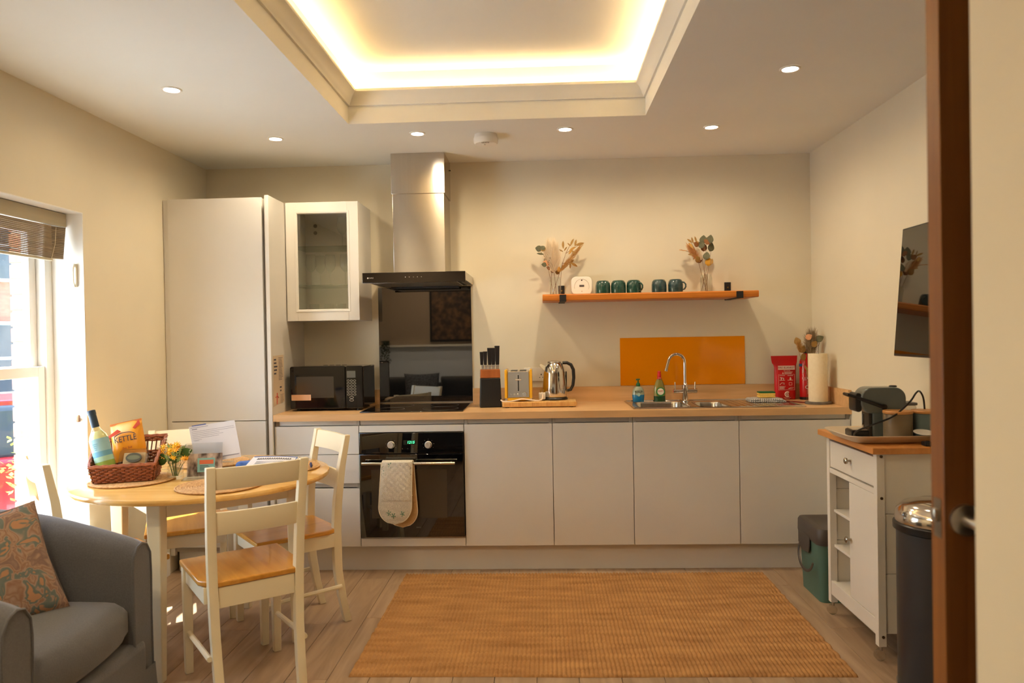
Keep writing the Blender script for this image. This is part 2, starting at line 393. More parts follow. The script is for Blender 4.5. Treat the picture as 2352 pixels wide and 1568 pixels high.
# oven glove over the handle: quilted strip doubled over the bar
MITT = N('quilted linen print', C(196, 184, 160), C(226, 216, 194), (420, 420, 420), .9, detail=2, lo=.42, hi=.58)
SPRIG = P('green sprig print', C(96, 142, 112), .9); BIND = P('cream binding', C(232, 218, 186), .8)
t = thing('oven_glove', 'quilted double oven glove with green sprigs hanging over the oven handle', 'oven glove', (.23, -.655, .64))
def mitt(name, y, x0, x1, dx, zb, mat, bul):
    nx, nz = 30, 64; v = []; f = []; ztop = .645
    hw = (x1-x0)/2; cx = (x0+x1)/2
    for side in (0, 1):
        for k in range(nz+1):
            s = k/nz; z = ztop - s*(ztop-zb)
            e = max(0, (z-zb)/.10); wid = hw*(1.0 if e >= 1 else math.sqrt(max(0.0, 1-(1-e)**2)))*(1+.10*s); 
            c = cx + dx*s
            for j in range(nx+1):
                u = j/nx*2-1; x = c+u*wid
                q = .0045*abs(sin((x*1.0+z)*pi/.034))**.5 + .0035*abs(sin((x-z)*pi/.034))**.5 if s < .62 else .0022*noise.noise((x*22, z*30, bul))+.002*abs(sin((z+x*.4)*pi/.042))
                th = (.007+q)*(1-abs(u)**6*.7)*(1 if e > .25 else .6)
                v.append((x, y+(th if side else -th) - (.018*sin(s*pi)*.35), z))
    n1 = (nz+1)*(nx+1)
    for side in (0, 1):
        for k in range(nz):
            for j in range(nx):
                a = side*n1+k*(nx+1)+j; q = (a, a+1, a+nx+2, a+nx+1); f.append(q if side == 0 else q[::-1])
    g = G(); g.add(v, f); ob = loc(g.obj(name, mat, t, ang=60), t)
    ed = [v[k*(nx+1)] for k in range(0, nz+1, 2)] + [v[k*(nx+1)+nx] for k in range(nz, -1, -2)]
    b = G(); b.tube(ed, .0028, 6); bb = b.obj('binding', BIND, ob)
    return ob
mitt('rear_mitten', -.630, .150, .318, .016, .272, N('tan lining', C(186, 148, 96), C(208, 172, 122), (300, 300, 300), .9), 1)
fm = mitt('front_mitten', -.676, .146, .318, -.018, .300, MITT, 5)
loc(G().prism([(-.682, .640), (-.676, .648), (-.652, .6535), (-.628, .648), (-.624, .640), (-.634, .642), (-.652, .6455), (-.670, .642)], .147, .317, 'x').obj('fold', MITT, t, bevel=.001), t)
loc(G().tube([(.139, -.686, .462), (.230, -.690, .459), (.318, -.686, .462)], .0026, 6).obj('pocket_hem', BIND, t), t)
g = G()
for d_ in (1, -1):
    for k in range(-9, 12):
        pts = []
        for q_ in range(41):
            x = .148+.168*q_/40; z = .47+k*.036+d_*(x-.23)*.85
            if .470 < z < .640: pts.append((x-.0065*(.645-z)/.345*2.2, -.6868, z))
        if len(pts) > 2: g.tube(pts, .0011, 4)
stuff(loc(g.obj('stitching', P('dark stitch', C(150, 138, 116), .9), t), t))  # diagonal stitch lines in a darker tan than the linen
for x, z, k in ((.196, .63, 0), (.168, .59, 1), (.245, .545, 2), (.185, .365, 3), (.21, .35, 1), (.26, .36, 2), (.29, .505, 0)):
    g = G()
    for q in range(5):
        a = k+q*1.25; p = Vector((x+.013*cos(a), -.6888, z+.016*sin(a)))
        g.tube([(x, -.6875, z-.004), tuple(p)], [.0012, .0026], 5)
    loc(g.obj('sprig', SPRIG, t), t)
# worktop with a cut-out for the sink, and upstand
t = None
SX0, SX1, SY0, SY1 = 1.560, 2.525, -.555, -.065
g = G(); hx0, hx1, hy0, hy1 = 1.585, 2.165, -.525, -.145
g.box(-.489, hx0, -.6, -.001, .870, .908).box(hx1, 2.7545, -.6, -.001, .870, .908).box(hx0, hx1, -.6, hy0, .870, .908).box(hx0, hx1, hy1, -.001, .870, .908)
tag(g.obj('worktop', WORK, smooth=False), 'long oak-effect worktop along the back wall', 'worktop')
g = G().box(-.489, -.001, -.019, -.001, .9085, 1.003).box(.601, 2.736, -.019, -.001, .9085, 1.003).box(2.736, 2.7545, -.6, -.001, .9085, 1.003)
tag(g.obj('upstand', WORK, smooth=False), 'oak-effect upstand edging the wall behind the worktop', 'upstand')
# hob and black splashback
t = thing('induction_hob', 'frameless black glass hob set in the worktop', 'hob', (.295, -.305, .909))
box('glass_top', -.298, .298, -.245, .235, 0, .006, BLKGL, t, .002)
g = G()
RINGM = P('hob print', C(70, 68, 68), .3)
for x, y, r in ((-.15, -.10, .085), (.15, -.10, .105), (-.15, .11, .105), (.15, .11, .085)):
    g = G(); g.tube([(x+r*cos(a*pi/24), y+r*sin(a*pi/24), .0062) for a in range(48)], .0006, 4, closed=True); g.obj('zone_ring', RINGM, t)
t = thing('glass_splashback', 'tall glossy black glass splashback behind the hob', 'splashback', (.3, -.005, .916))
box('glass_panel', -.3, .3, -.006, .003, 0, .742, SPLGL, t, .001)
box('lower_seal', -.3, .3, -.012, -.0062, 0, .005, STEEL, t, 0)
tag(box('orange_splashback', 1.546, 2.332, -.0235, -.0195, 1.004, 1.308, ORANGE, None, .001), 'plain orange glass splashback on the wall behind the sink', 'splashback').location = (0, .018, 0)
# extractor hood
t = thing('cooker_hood', 'stainless chimney cooker hood with black glass front', 'cooker hood', (.315, -.001, 1.66))
ho = Vector(t.location)
o = lambda *a, **k: loc(box(*a, **k), t)
o('chimney_lower', .160, .474, -.288, -.002, 1.712, 2.215, CHIM, t)
o('chimney_upper', .154, .480, -.294, -.002, 2.205, 2.4505, CHIM, t)
o('canopy', .018, .615, -.488, -.002, 1.665, 1.7135, STEEL, t)
o('front_glass', .017, .616, -.502, -.489, 1.655, 1.7145, BLKGL, t)
o('filter', .07, .56, -.455, -.10, 1.656, 1.664, P('filter steel', C(150, 144, 134), .35, .9), t)
o('rim', .05, .58, -.46, -.06, 1.660, 1.6648, BLKM, t)
o('lower_lip', .10, .53, -.09, -.04, 1.645, 1.6645, BLKM, t)
PRW = P('white print hood', C(190, 184, 172), .5)
for x in (.268, .291, .315, .338, .361): loc(G().lathe([(.0022, -.5022), (.0022, -.5028)], 8, (x, 0, 1.686), ax='y').obj('touch_button', PRW, t), t)
loc(G().lathe([(.0045, -.5022), (.0045, -.5028)], 12, (.049, 0, 1.684), ax='y').obj('badge', PRW, t), t)
tx = text('maker_mark', 'CAPLE', .010, PRW, t, (0, 0, 0)); tx.location = Vector((.068, -.5030, 1.684)) - ho
loc(G().tube([(.4805, -.03, 2.395), (.486, -.03, 2.395)], .004, 8).obj('screw', BLKM, t), t)
# glazed wall cabinet
t = thing('wall_cabinet', 'cashmere wall cabinet with a glazed door above the microwave', 'cabinet', (-.26, -.17, 1.447))
wx0, wx1, wz0, wz1, wy = -.484, -.043, 1.447, 2.162, -.312
wc = lambda *a, **k: loc(box(*a, **k), t)
wc('side_panel', wx0, wx0+.018, wy, -.002, wz0, wz1, CAB, t); wc('side_panel', wx1-.018, wx1, wy, -.002, wz0, wz1, CAB, t)
wc('top_panel', wx0+.018, wx1-.018, wy, -.002, wz1-.018, wz1, CAB, t); wc('bottom_panel', wx0+.018, wx1-.018, wy, -.002, wz0, wz0+.018, CAB, t)
wc('back_panel', wx0+.018, wx1-.018, -.012, -.002, wz0+.018, wz1-.018, CAB, t)
fy0, fy1 = -.334, -.3135; b = .066
d0 = thing('door', '', ''); del d0['label']; del d0['category']; d0.parent = t
g = G().box(wx0, wx0+b, fy0, fy1, wz0, wz1).box(wx1-b, wx1, fy0, fy1, wz0, wz1).box(wx0+b, wx1-b, fy0, fy1, wz1-b, wz1).box(wx0+b, wx1-b, fy0, fy1, wz0, wz0+b)
loc(g.obj('door_frame', CAB, d0, bevel=.0015), t)
g = G()
q = lambda d, y: [(wx0+b-d, y, wz0+b-d), (wx1-b+d, y, wz0+b-d), (wx1-b+d, y, wz1-b+d), (wx0+b-d, y, wz1-b+d)]
loc(G().ring([q(.012, fy0-.0005), q(.011, fy0-.0025), q(.009, fy0-.0025), q(0, fy0+.001), q(-.004, fy0+.006), q(-.004, fy0+.010)]).obj('bead', CAB, d0, ang=25), t)
loc(box('pane', wx0+b-.01, wx1-b+.01, fy0+.011, fy0+.015, wz0+b-.01, wz1-b+.01, CABGL, d0, 0, smooth=False), t)
GSZ = (1.660, 1.896)
for z in GSZ: wc('glass_shelf', wx0+.019, wx1-.019, -.295, -.014, z, z+.006, SHGL, t, 0)
for z in (2.02, 2.065): loc(G().lathe([(.012, .0), (.012, .004)], 16, ax='y').xf(Matrix.Translation((wx0+.085, -.0165, z))).obj('fixing_cap', P('cap grey', C(96, 90, 82), .6), t), t)
# glasses in the cabinet
gl = G(); pr = [(.030, 0), (.030, .002), (.006, .005), (.0035, .012), (.0035, .075), (.008, .083), (.024, .100), (.033, .125), (.034, .150), (.028, .195), (.0268, .195), (.0325, .150), (.0315, .126), (.022, .103), (.004, .086)]
wine = gl.lathe(pr, 20, capt=True).mesh('wine_glass')
tum = G().lathe([(.026, 0), (.031, .088), (.0298, .088), (.0252, .006)], 20).mesh('tumbler')
sh0, sh1, flz = GSZ[0]+.0065, GSZ[1]+.0065, wz0+.0185
wl_ = [(-.375, -.20, sh0, 'clear wine glass at the left end of the cabinet middle shelf, in front'), (-.340, -.12, sh0, 'clear wine glass behind the front left one on the cabinet middle shelf'),
       (-.262, -.17, sh0, 'clear wine glass in the middle of the cabinet middle shelf'), (-.160, -.20, sh0, 'clear wine glass at the right end of the cabinet middle shelf, in front'), (-.132, -.10, sh0, 'clear wine glass at the back right of the cabinet middle shelf'),
       (-.185, -.16, sh1, 'clear wine glass left of its pair on the cabinet top shelf'), (-.112, -.16, sh1, 'clear wine glass right of its pair on the cabinet top shelf')]
for x, y, z, lb in wl_: tag(put('wine_glass', wine, GLASS, None, (x, y, z)), lb, 'wine glass', 'wine glasses in the wall cabinet')
for x, y, lb in ((-.360, -.20, 'left clear tumbler at the bottom of the wall cabinet'), (-.265, -.20, 'middle clear tumbler at the bottom of the wall cabinet'), (-.190, -.20, 'right clear tumbler at the bottom of the wall cabinet')):
    tag(put('tumbler', tum, GLASS, None, (x, y, flz)), lb, 'tumbler', 'tumblers in the wall cabinet')
t = thing('small_carton', 'small red and teal carton at the bottom right of the glazed cabinet', 'box', (-.105, -.21, flz))
box('teal_half', -.022, .022, -.03, .03, 0, .048, P('teal card', C(30, 130, 130), .5), t); box('red_half', -.022, .022, -.03, .03, .0485, .098, P('coral card', C(214, 60, 60), .5), t)

# microwave
t = thing('microwave', 'black countertop microwave under the glazed cabinet', 'microwave', (-.235, -.25, .909))
mw = lambda *a, **k: box(*a, **k)
mw('body', -.219, .219, -.135, .165, .014, .262, BLKG, t, bevel=.006)
g = G().prism(rrect(.334, .254, .012, 4, -.0525, .139), -.152, -.136, 'y'); g.obj('door', BLKG, t, bevel=.004)
g = G().prism(rrect(.104, .254, .012, 4, .168, .139), -.152, -.136, 'y'); g.obj('control_panel', BLKG, t, bevel=.004)
box('window', -.180, .045, -.1532, -.1522, .078, .205, P('microwave window', C(58, 52, 46), .1, spec=.7), t, 0)
box('display', .124, .176, -.1532, -.1522, .195, .236, P('microwave display', C(96, 96, 90), .25), t, 0)
KEY = P('silver key ring', C(176, 172, 164), .4, .5)
for r_ in range(6):
    for c_ in range(3):
        x, z = .132+c_*.019, .178-r_*.0165; G().tube([(x+.0072*cos(a*pi/6), -.1526, z+.0052*sin(a*pi/6)) for a in range(12)], .0008, 4, closed=True).obj('key', KEY, t)
for z in (.078, .062): G().tube([(.150+.012*cos(a*pi/6), -.1526, z+.006*sin(a*pi/6)) for a in range(12)], .001, 4, closed=True).obj('key', KEY, t)
for x in (-.18, .18):
    for y in (-.11, .13): G().lathe([(.012, 0), (.012, .016)], 12, (x, y, 0)).obj('foot', BLK, t)
for k in range(4): box('vent_slot', -.09+k*.04, -.062+k*.04, .10, .104, .2622, .2634, P('vent', C(60, 56, 52), .5), t, 0)
lb = box('instruction_sticker', -.211, -.094, -.1534, -.1526, .064, .098, P('sticker peach', C(228, 184, 146), .6), t, 0)
gm = G()
for k in range(5): gm.box(-.206, -.100, -.1538, -.1535, .069+k*.006, .0698+k*.006)
gm.obj('sticker_lines', P('sticker ink', C(170, 110, 76), .7), lb)
# notice stuck on the end panel
t = thing('paper_notice', 'laminated house notice stuck to the tall end panel beside the microwave', 'notice', (-.4885, -.5, 1.09))
NB = P('laminated paper', C(222, 200, 172), .25)
ob = G().prism([(-.085, -.135), (.095, -.120), (.095, .158), (-.080, .155)], -.0006, .0006, 'x').obj('sheet', NB, t)
g = G()
for k, (y0, y1, z) in enumerate([(-.07, -.035, .128), (-.07, -.03, .108), (-.07, -.015, .088), (-.07, -.022, .068), (-.07, -.035, .048), (.02, .05, -.035), (.025, .045, -.055)]): g.box(.0007, .0010, y0, y1, z, z+.009)
for k in range(16): g.box(.0007, .0010, .005, .075-(k*37 % 20)/1000, .140-k*.0085, .1425-k*.0085)
for k in range(8): g.box(.0007, .0010, .025, .085-(k*31 % 17)/1000, -.075-k*.007, -.0735-k*.007)
g.obj('printed_lines', INK, t)
g = G().tube([(.0009, -.035, -.125), (.0009, -.030, -.06)], .004, 5).tube([(.0009, -.055, -.085), (.0009, -.030, -.075), (.0009, -.005, -.09)], .003, 5); g.obj('red_mark', P('red ink', C(190, 90, 76), .7), t)

# ================================================================== WORKTOP ITEMS
WT = .9085
# knife block with five knives
t = thing('knife_block', 'black knife block with a wooden top band right of the hob', 'knife block', (.733, -.285, WT), R(6))
def taper(z0, z1, a, b, d0, d1): 
    return [[(-a, -d0, z0), (a, -d0, z0), (a, d0, z0), (-a, d0, z0)], [(-b, -d1, z1), (b, -d1, z1), (b, d1, z1), (-b, d1, z1)]]
def frus(z0, z1, a, b, d0, d1):
    l = taper(z0, z1, a, b, d0, d1); g = G(); g.ring(l); g.f += [(3, 2, 1, 0), (4, 5, 6, 7)]; return g
frus(0, .176, .066, .060, .05, .046).obj('body', P('black painted wood', C(24, 24, 26), .4), t, bevel=.006, seg=3)
frus(.1765, .228, .0602, .0585, .046, .0445).obj('top_band', N('acacia band', C(150, 80, 34), C(176, 102, 50), (30, 30, 3), .4), t, bevel=.004)
HND = P('black knife handle', C(30, 27, 30), .35)
for k, (dx, h, wd, lb) in enumerate(((-.043, .105, .010, 'leftmost short black-handled knife in the knife block'), (-.022, .107, .011, 'second short black-handled knife in the knife block'), (-.001, .128, .012, 'middle taller black-handled knife in the knife block'), (.021, .128, .012, 'fourth black-handled knife in the knife block'), (.045, .140, .013, 'tallest black-handled knife at the right of the knife block'))):
    kt = thing('kitchen_knife', lb, 'knife', (.733+dx*cos(R(6)), -.285+dx*sin(R(6)), WT+.2285), R(6), 'knives in the block')
    box('blade', -wd*.75, wd*.75, -.0012, .0012, -.12, .014, POLISH, kt, 0)
    box('bolster', -wd*.8, wd*.8, -.006, .006, .012, .026, POLISH, kt, .002)
    g = G().ring([[(-w_, -.008, z), (w_, -.008, z), (w_, .008, z), (-w_, .008, z)] for w_, z in ((wd*.85, .0255), (wd*.95, .05), (wd*1.15, h-.01), (wd*1.25, h))]); g.f += [(3, 2, 1, 0), (12, 13, 14, 15)]
    hd = g.obj('handle', HND, kt, bevel=.003); hd.location.x = -.006 if k < 2 else 0
# socket on the wall
t = thing('wall_socket', 'cream double wall socket partly hidden behind toaster and kettle', 'socket', (1.005, -.001, 1.085))
box('plate', -.073, .073, -.009, 0, -.043, .043, WHITEP, t, .003)
for x in (-.036, .036):
    box('switch', x-.006, x+.006, -.013, -.0092, .014, .030, WHITEP, t, .001)
    g = G().box(x-.003, x+.003, -.0095, -.0088, -.006, .004).box(x-.012, x-.007, -.0095, -.0088, -.022, -.017).box(x+.007, x+.012, -.0095, -.0088, -.022, -.017); g.obj('pin_holes', BLK, t)
# bamboo tray
BAMB = N('bamboo', C(206, 156, 88), C(228, 184, 116), (70, 6, 6), .45)
t = thing('bamboo_board', 'thick bamboo board standing on feet under the toaster and kettle', 'board', (1.027, -.245, WT))
G().prism([(-.218, -.128), (.218, -.128), (.226, .128), (-.226, .128)], .004, .034, 'z').obj('slab', BAMB, t, bevel=.004)
for x in (-.19, .19):
    for y in (-.1, .1): box('foot', x-.012, x+.012, y-.012, y+.012, 0, .0045, BLK, t, 0)
for k in range(21):
    x = -.206+k*.0205; box('strip_end', x, x+.0195, -.1293, -.1275, .009, .030, N('bamboo end %d' % (k % 4), C(186+k % 4*8, 128+k % 4*10, 62+k % 4*9), C(214, 166, 96), (200, 6, 10), .5), t, 0)
BT = WT+.0345
# toaster
t = thing('toaster', 'two-slice polished steel toaster with yellow sides', 'toaster', (.905, -.235, BT))
YEL = P('yellow enamel', C(238, 176, 28), .25, coat=.4)
G().prism([(-.066, .022), (.066, .022), (.066, .168), (.062, .180), (-.062, .180), (-.066, .168)], -.105, .105, 'y').obj('body', POLISH, t, bevel=.004)
for s in (-1, 1):
    G().prism(rrect(.015, .172, .006, 4, s*.0745, .104), -.112, .112, 'y').obj('side_panel', YEL, t, bevel=.002)
    G().prism([(s*.060, .004), (s*.082, .004), (s*.079, .022), (s*.063, .022)], -.10, .10, 'y').obj('foot', CHROME, t)
box('base', -.068, .068, -.107, .107, .006, .021, YEL, t, .003)
for x in (-.027, .027): box('slot', x-.020, x+.020, -.075, .075, .1798, .1812, BLK, t, 0)
box('lever_track', -.0035, .0035, -.1066, -.1052, .062, .158, BLK, t, 0); box('track_rim', -.006, .006, -.1056, -.1048, .058, .162, CHROME, t, 0)
box('lever', -.018, .018, -.126, -.106, .126, .136, CHROME, t, .003)
for x in (-.045, -.024, -.003): G().lathe([(.0062, -.1055), (.0062, -.112), (.005, -.113)], 16, (x, 0, .043), ax='y').obj('button', CHROME, t)
G().lathe([(.014, -.1055), (.0135, -.118), (.012, -.120)], 20, (.037, 0, .043), ax='y').obj('dial', CHROME, t)
# kettle
t = thing('electric_kettle', 'polished steel jug kettle with black handle', 'kettle', (1.122, -.225, BT))
base = G().lathe([(.078, 0), (.080, .006), (.076, .014), (.068, .018)], 36).obj('power_base', BLK, t)
G().lathe([(.073, .018), (.0745, .024), (.072, .10), (.067, .16), (.060, .195), (.048, .218), (.040, .226)], 40, capb=True, capt=True).obj('body', POLISH, t)
G().lathe([(.044, .2255), (.042, .232), (.020, .237), (.0, .238)], 30, capt=False).obj('lid', POLISH, t)
sp = [[(-.058, -.022*k_, .192), (-.060, .022*k_, .192)] for k_ in (1,)]
g = G().ring([[(-.050, -.026, .165), (-.050, .026, .165), (-.052, .022, .205), (-.052, -.022, .205)], [(-.090, -.012, .205), (-.090, .012, .205), (-.088, .011, .221), (-.088, -.011, .221)]]); g.f += [(4, 5, 6, 7)]
g.obj('spout', POLISH, t, bevel=.002)
hp = [(.050, 0, .222), (.078, 0, .222), (.102, 0, .210), (.116, 0, .180), (.118, 0, .130), (.112, 0, .085), (.098, 0, .058), (.076, 0, .052)]
G().tube(hp, [.012, .0125, .013, .013, .0125, .012, .012, .010], 12, flat=.8).obj('handle', BLK, t)
box('water_gauge', .0685, .0755, -.006, .006, .06, .17, BLKG, t, .002)
# white toaster cable with plug lying on the board
t = thing('toaster_cable', 'white power cable with plug lying along the bamboo board', 'cable', (.93, -.36, BT))
pts = [(-.13, 0.005, .012), (-.115, -.004, .004), (-.07, -.005, .004), (-.03, -.004, .012), (.0, -.004, .017), (.05, -.003, .010), (.09, 0, .005), (.115, .03, .012), (.118, .055, .035)]
G().tube(smooth(pts), .0042, 8).obj('cord', P('white cord', C(240, 216, 190), .5), t)
box('plug', .095, .135, .055, .095, .006, .048, WHITEP, t, .006)
for q in ((.106, .040), (.124, .040), (.115, .047)): box('pin', q[0]-.003, q[0]+.003, .062+.0, .068, q[1]+.008, q[1]+.026, P('brass', C(200, 160, 80), .3, 1.0), t, 0)

# sink
t = thing('kitchen_sink', 'stainless one and a half bowl sink with drainer inset in the worktop', 'sink', (2.04, -.31, .909))
sx = lambda x: x-2.04; sy = lambda y: y+.31
bowls = [(1.605, 1.895, -.51, -.16), (1.950, 2.125, -.50, -.20)]
g = G(); z1 = .0035
xs = [SX0, bowls[0][0], bowls[0][1], bowls[1][0], bowls[1][1], SX1]
g.box(sx(xs[0]), sx(xs[1]), sy(SY0), sy(SY1), 0, z1).box(sx(xs[2]), sx(xs[3]), sy(SY0), sy(SY1), 0, z1).box(sx(xs[4]), sx(xs[5]), sy(SY0), sy(SY1), 0, z1)
for x0, x1, y0, y1 in bowls: g.box(sx(x0), sx(x1), sy(SY0), sy(y0), 0, z1).box(sx(x0), sx(x1), sy(y1), sy(SY1), 0, z1)
g.obj('deck', SINKM, t, smooth=False)
ed = [(sx(SX0)+.008, sy(SY0)+.008), (sx(SX1)-.008, sy(SY0)+.008), (sx(SX1)-.008, sy(SY1)-.008), (sx(SX0)+.008, sy(SY1)-.008)]
G().tube([(a, b_, .004) for a, b_ in ed], .0045, 8, closed=True).obj('rim', POLISH, t)
for (x0, x1, y0, y1), dp in zip(bowls, (.16, .11)):
    w_, h_ = x1-x0, y1-y0; cx, cy = sx((x0+x1)/2), sy((y0+y1)/2)
    loops = [[(p[0], p[1], z) for p in rrect(w_-2*i_, h_-2*i_, max(.012, .06-i_), 6, cx, cy)] for i_, z in ((-.004, .0045), (.001, .003), (.006, -.01), (.010, -dp+.04), (.022, -dp+.012), (.05, -dp))]
    g = G().ring(loops); n = len(loops[0]); b0 = 5*n; g.f.append(tuple(range(b0, b0+n)))
    bo = g.obj('bowl', SINKM, t)
    put('waste', G().lathe([(.030, 0), (.030, .003), (.012, .001)], 20).mesh('waste'), CHROME, bo, (cx, cy, -dp+.001))
for k in range(9):
    x = sx(2.17)+k*.036; G().tube([(x, sy(-.50), .0036), (x, sy(-.13), .0036)], .0042, 6, flat=.6).obj('drainer_ridge', SINKM, t)
# tap
t = thing('mixer_tap', 'chrome swan-neck mixer tap with two upright levers', 'tap', (1.93, -.13, .913))
G().lathe([(.026, 0), (.026, .004), (.018, .008), (.0165, .05), (.0185, .055), (.0185, .10), (.014, .105), (.012, .112)], 24).obj('body', CHROME, t)
a_ = [(0, 0, .108), (0, 0, .20), (0, 0, .235)] + [(x, 0, z) for x, z in arc(-.050, .240, .050, 0, 160, 14)][1:] + [(-.107, 0, .222), (-.113, 0, .198)]
G().tube(a_, .0098, 14).obj('spout', CHROME, t)
G().tube([(-.1125, 0, .200), (-.116, 0, .186)], .0112, 14).obj('nozzle', CHROME, t)
G().tube([(-.072, 0, .062), (.072, 0, .062)], .0135, 18).obj('cross_bar', CHROME, t)
for s in (-1, 1):
    lv = G().tube([(s*.060, 0, .07), (s*.0615, 0, .118)], [.0042, .0036], 10).obj('lever', CHROME, t)
G().lathe([(.0085, -.0005), (.0085, .0006)], 14, ax='x').xf(Matrix.Translation((-.0727, 0, .062))).obj('index_cap', RED, t)

# hand soap pump bottle
t = thing('soap_dispenser', 'clear pump soap bottle half full of blue liquid with green pump', 'soap dispenser', (1.645, -.10, WT))
def oval(prof, sy_, n=28):
    g = G(); g.lathe(prof, n); g.v = [(x, y*sy_, z) for x, y, z in g.v]; return g
BLUE = P('blue soap', C(0, 110, 160), .12, coat=.5); CLR = P('frosted clear soap bottle', C(150, 160, 140), .15, coat=.6); GRN = P('green pump', C(24, 92, 46), .35)
oval([(.030, 0), (.034, .003), (.037, .025), (.0385, .045), (.038, .0455)], .6).obj('liquid', BLUE, t)
oval([(.0382, .046), (.037, .060), (.032, .078), (.022, .092), (.012, .098)], .6).obj('bottle', CLR, t)
G().lathe([(.011, .098), (.0125, .100), (.0125, .112), (.009, .118), (.005, .122), (.0042, .138)], 20).obj('collar', GRN, t)
g = G().lathe([(.0125, .138), (.0135, .141), (.012, .144), (.003, .145)], 20); g.tube([(0, 0, .141), (-.013, -.020, .139)], .004, 8); g.obj('pump_head', GRN, t)
lb = box('label_band', -.0225, .0225, -.0235, -.0222, .062, .072, P('dark green print', C(16, 70, 40), .5), t, .001)
text('label_text', 'Palmolive', .0095, WHITEP, t, (0, -.0239, .0672))
g = G()
for a in range(7): g.tube([(0, -.0232, .046), (.010*cos(a*.9), -.0236, .046+.010*sin(a*.9))], [.001, .0036], 5)
g.obj('label_flower', P('pale print', C(176, 210, 206), .5), t)
# washing-up liquid
t = thing('washing_up_bottle', 'washing-up liquid bottle with red cap, green liquid and round label', 'bottle', (1.778, -.092, WT))
DG = P('dark green liquid', C(8, 62, 26), .12, coat=.5); TG = P('green tinted clear plastic', C(132, 120, 58), .15, coat=.6)
oval([(.032, 0), (.0355, .004), (.036, .033), (.0358, .0345)], .55).obj('liquid', DG, t)
oval([(.0358, .035), (.036, .075), (.031, .100), (.022, .125), (.0145, .140)], .55).obj('bottle', TG, t)
oval([(.0150, .1402), (.0125, .154), (.0115, .155)], .8).obj('neck_label', RED, t)
G().lathe([(.0125, .155), (.0125, .168), (.010, .172), (.0105, .180), (.0115, .184), (.008, .190), (.004, .191)], 18).obj('cap', RED, t)
lb = G().lathe([(.0275, 0), (.0275, .001)], 28, ax='y').xf(Matrix.Translation((.004, -.0208, .062))).obj('label_disc', P('label green', C(26, 118, 52), .5), t)
put('label_centre', G().lathe([(.0205, 0), (.0205, .0008)], 26, ax='y').mesh('label_centre'), P('label cream', C(232, 222, 204), .5), lb, (.004, -.0216, .063))
text('label_text', 'FAIRY', .0135, P('label red', C(206, 28, 30), .5), t, (.004, -.0220, .066))
text('neck_text', 'ULTRA', .0055, WHITEP, t, (0, -.0117, .147))

# folded gingham cloth with a sponge on it
def checker(name, c1, c2, sc):
    mt = bpy.data.materials.new(name); mt.use_nodes = True; tt = mt.node_tree; b = tt.nodes['Principled BSDF']
    tc = tt.nodes.new('ShaderNodeTexCoord'); ck = tt.nodes.new('ShaderNodeTexChecker'); ck.inputs['Scale'].default_value = sc; ck.inputs[1].default_value = c1; ck.inputs[2].default_value = c2
    mp = tt.nodes.new('ShaderNodeMapping'); mp.inputs['Location'].default_value = (.0011, .0013, .0017)
    tt.links.new(tc.outputs['Object'], mp.inputs[0]); tt.links.new(mp.outputs[0], ck.inputs[0]); tt.links.new(ck.outputs[0], b.inputs['Base Color']); b.inputs['Roughness'].default_value = .9; return mt
GING = checker('blue gingham', C(228, 220, 206), C(74, 82, 104), 190)
t = thing('folded_dishcloth', 'folded blue and white gingham cloth on the sink drainer', 'cloth', (2.395, -.215, .9155), R(-5))
def slabcloth(nm, w_, d_, z0, h_, seed, par=t, mat=GING):
    nx, ny = 26, 16; v = []; f = []
    for s in (0, 1):
        for j in range(ny+1):
            for i_ in range(nx+1):
                u, q = i_/nx*2-1, j/ny*2-1; e = (1-abs(u)**8)*(1-abs(q)**8)
                x = u*w_/2*(1+.03*noise.noise((q*2, seed, 1))); y = q*d_/2*(1+.05*noise.noise((u*2, seed, 5)))
                zz = z0 + (h_*e**.4 + .003*noise.noise((x*30, y*30, seed)) if s else 0)
                v.append((x, y, max(zz, z0)))
    n1 = (nx+1)*(ny+1)
    for s in (0, 1):
        for j in range(ny):
            for i_ in range(nx):
                a = s*n1+j*(nx+1)+i_; qd = (a, a+1, a+nx+2, a+nx+1); f.append(qd if s else qd[::-1])
    g = G(); g.add(v, f); return g.obj(nm, mat, par, ang=80)
slabcloth('lower_fold', .215, .15, 0, .009, 3); slabcloth('upper_fold', .205, .14, .009, .010, 9).location.x = -.004
t = thing('scouring_sponge', 'yellow washing-up sponge with green scourer lying on the gingham cloth', 'sponge', (2.40, -.215, .937), R(-2))
G().prism([(-.047, 0), (.047, 0), (.047, .010), (.042, .013), (.047, .016), (.047, .026), (-.047, .026), (-.047, .016), (-.042, .013), (-.047, .010)], -.032, .032, 'y').obj('foam', N('yellow foam', C(226, 182, 78), C(242, 206, 110), (260, 260, 260), .95, bump=.4), t, bevel=.001)
box('scourer', -.047, .047, -.032, .032, .0262, .034, N('green scourer', C(16, 84, 40), C(30, 112, 58), (300, 300, 300), .95, bump=.4), t, .001)
t = thing('red_trivet_wire', 'thin dark red folding wire lying flat at the end of the drainer', 'trivet', (2.54, -.27, .911), R(0))
g = G().tube([(-.06, .05, .0045), (.02, -.09, .0045)], .003, 6); g.obj('front_rod', P('dark red coated wire', C(112, 20, 18), .4), t)
g = G().tube([(-.04, .05, .0045), (.045, -.09, .0045)], .003, 6); g.obj('rear_rod', P('dark red coated wire b', C(112, 20, 18), .4), t)
g = G().tube([(.02, -.09, .0045), (.045, -.09, .0045)], .003, 6); g.obj('end_rod', P('dark red coated wire c', C(112, 20, 18), .4), t)

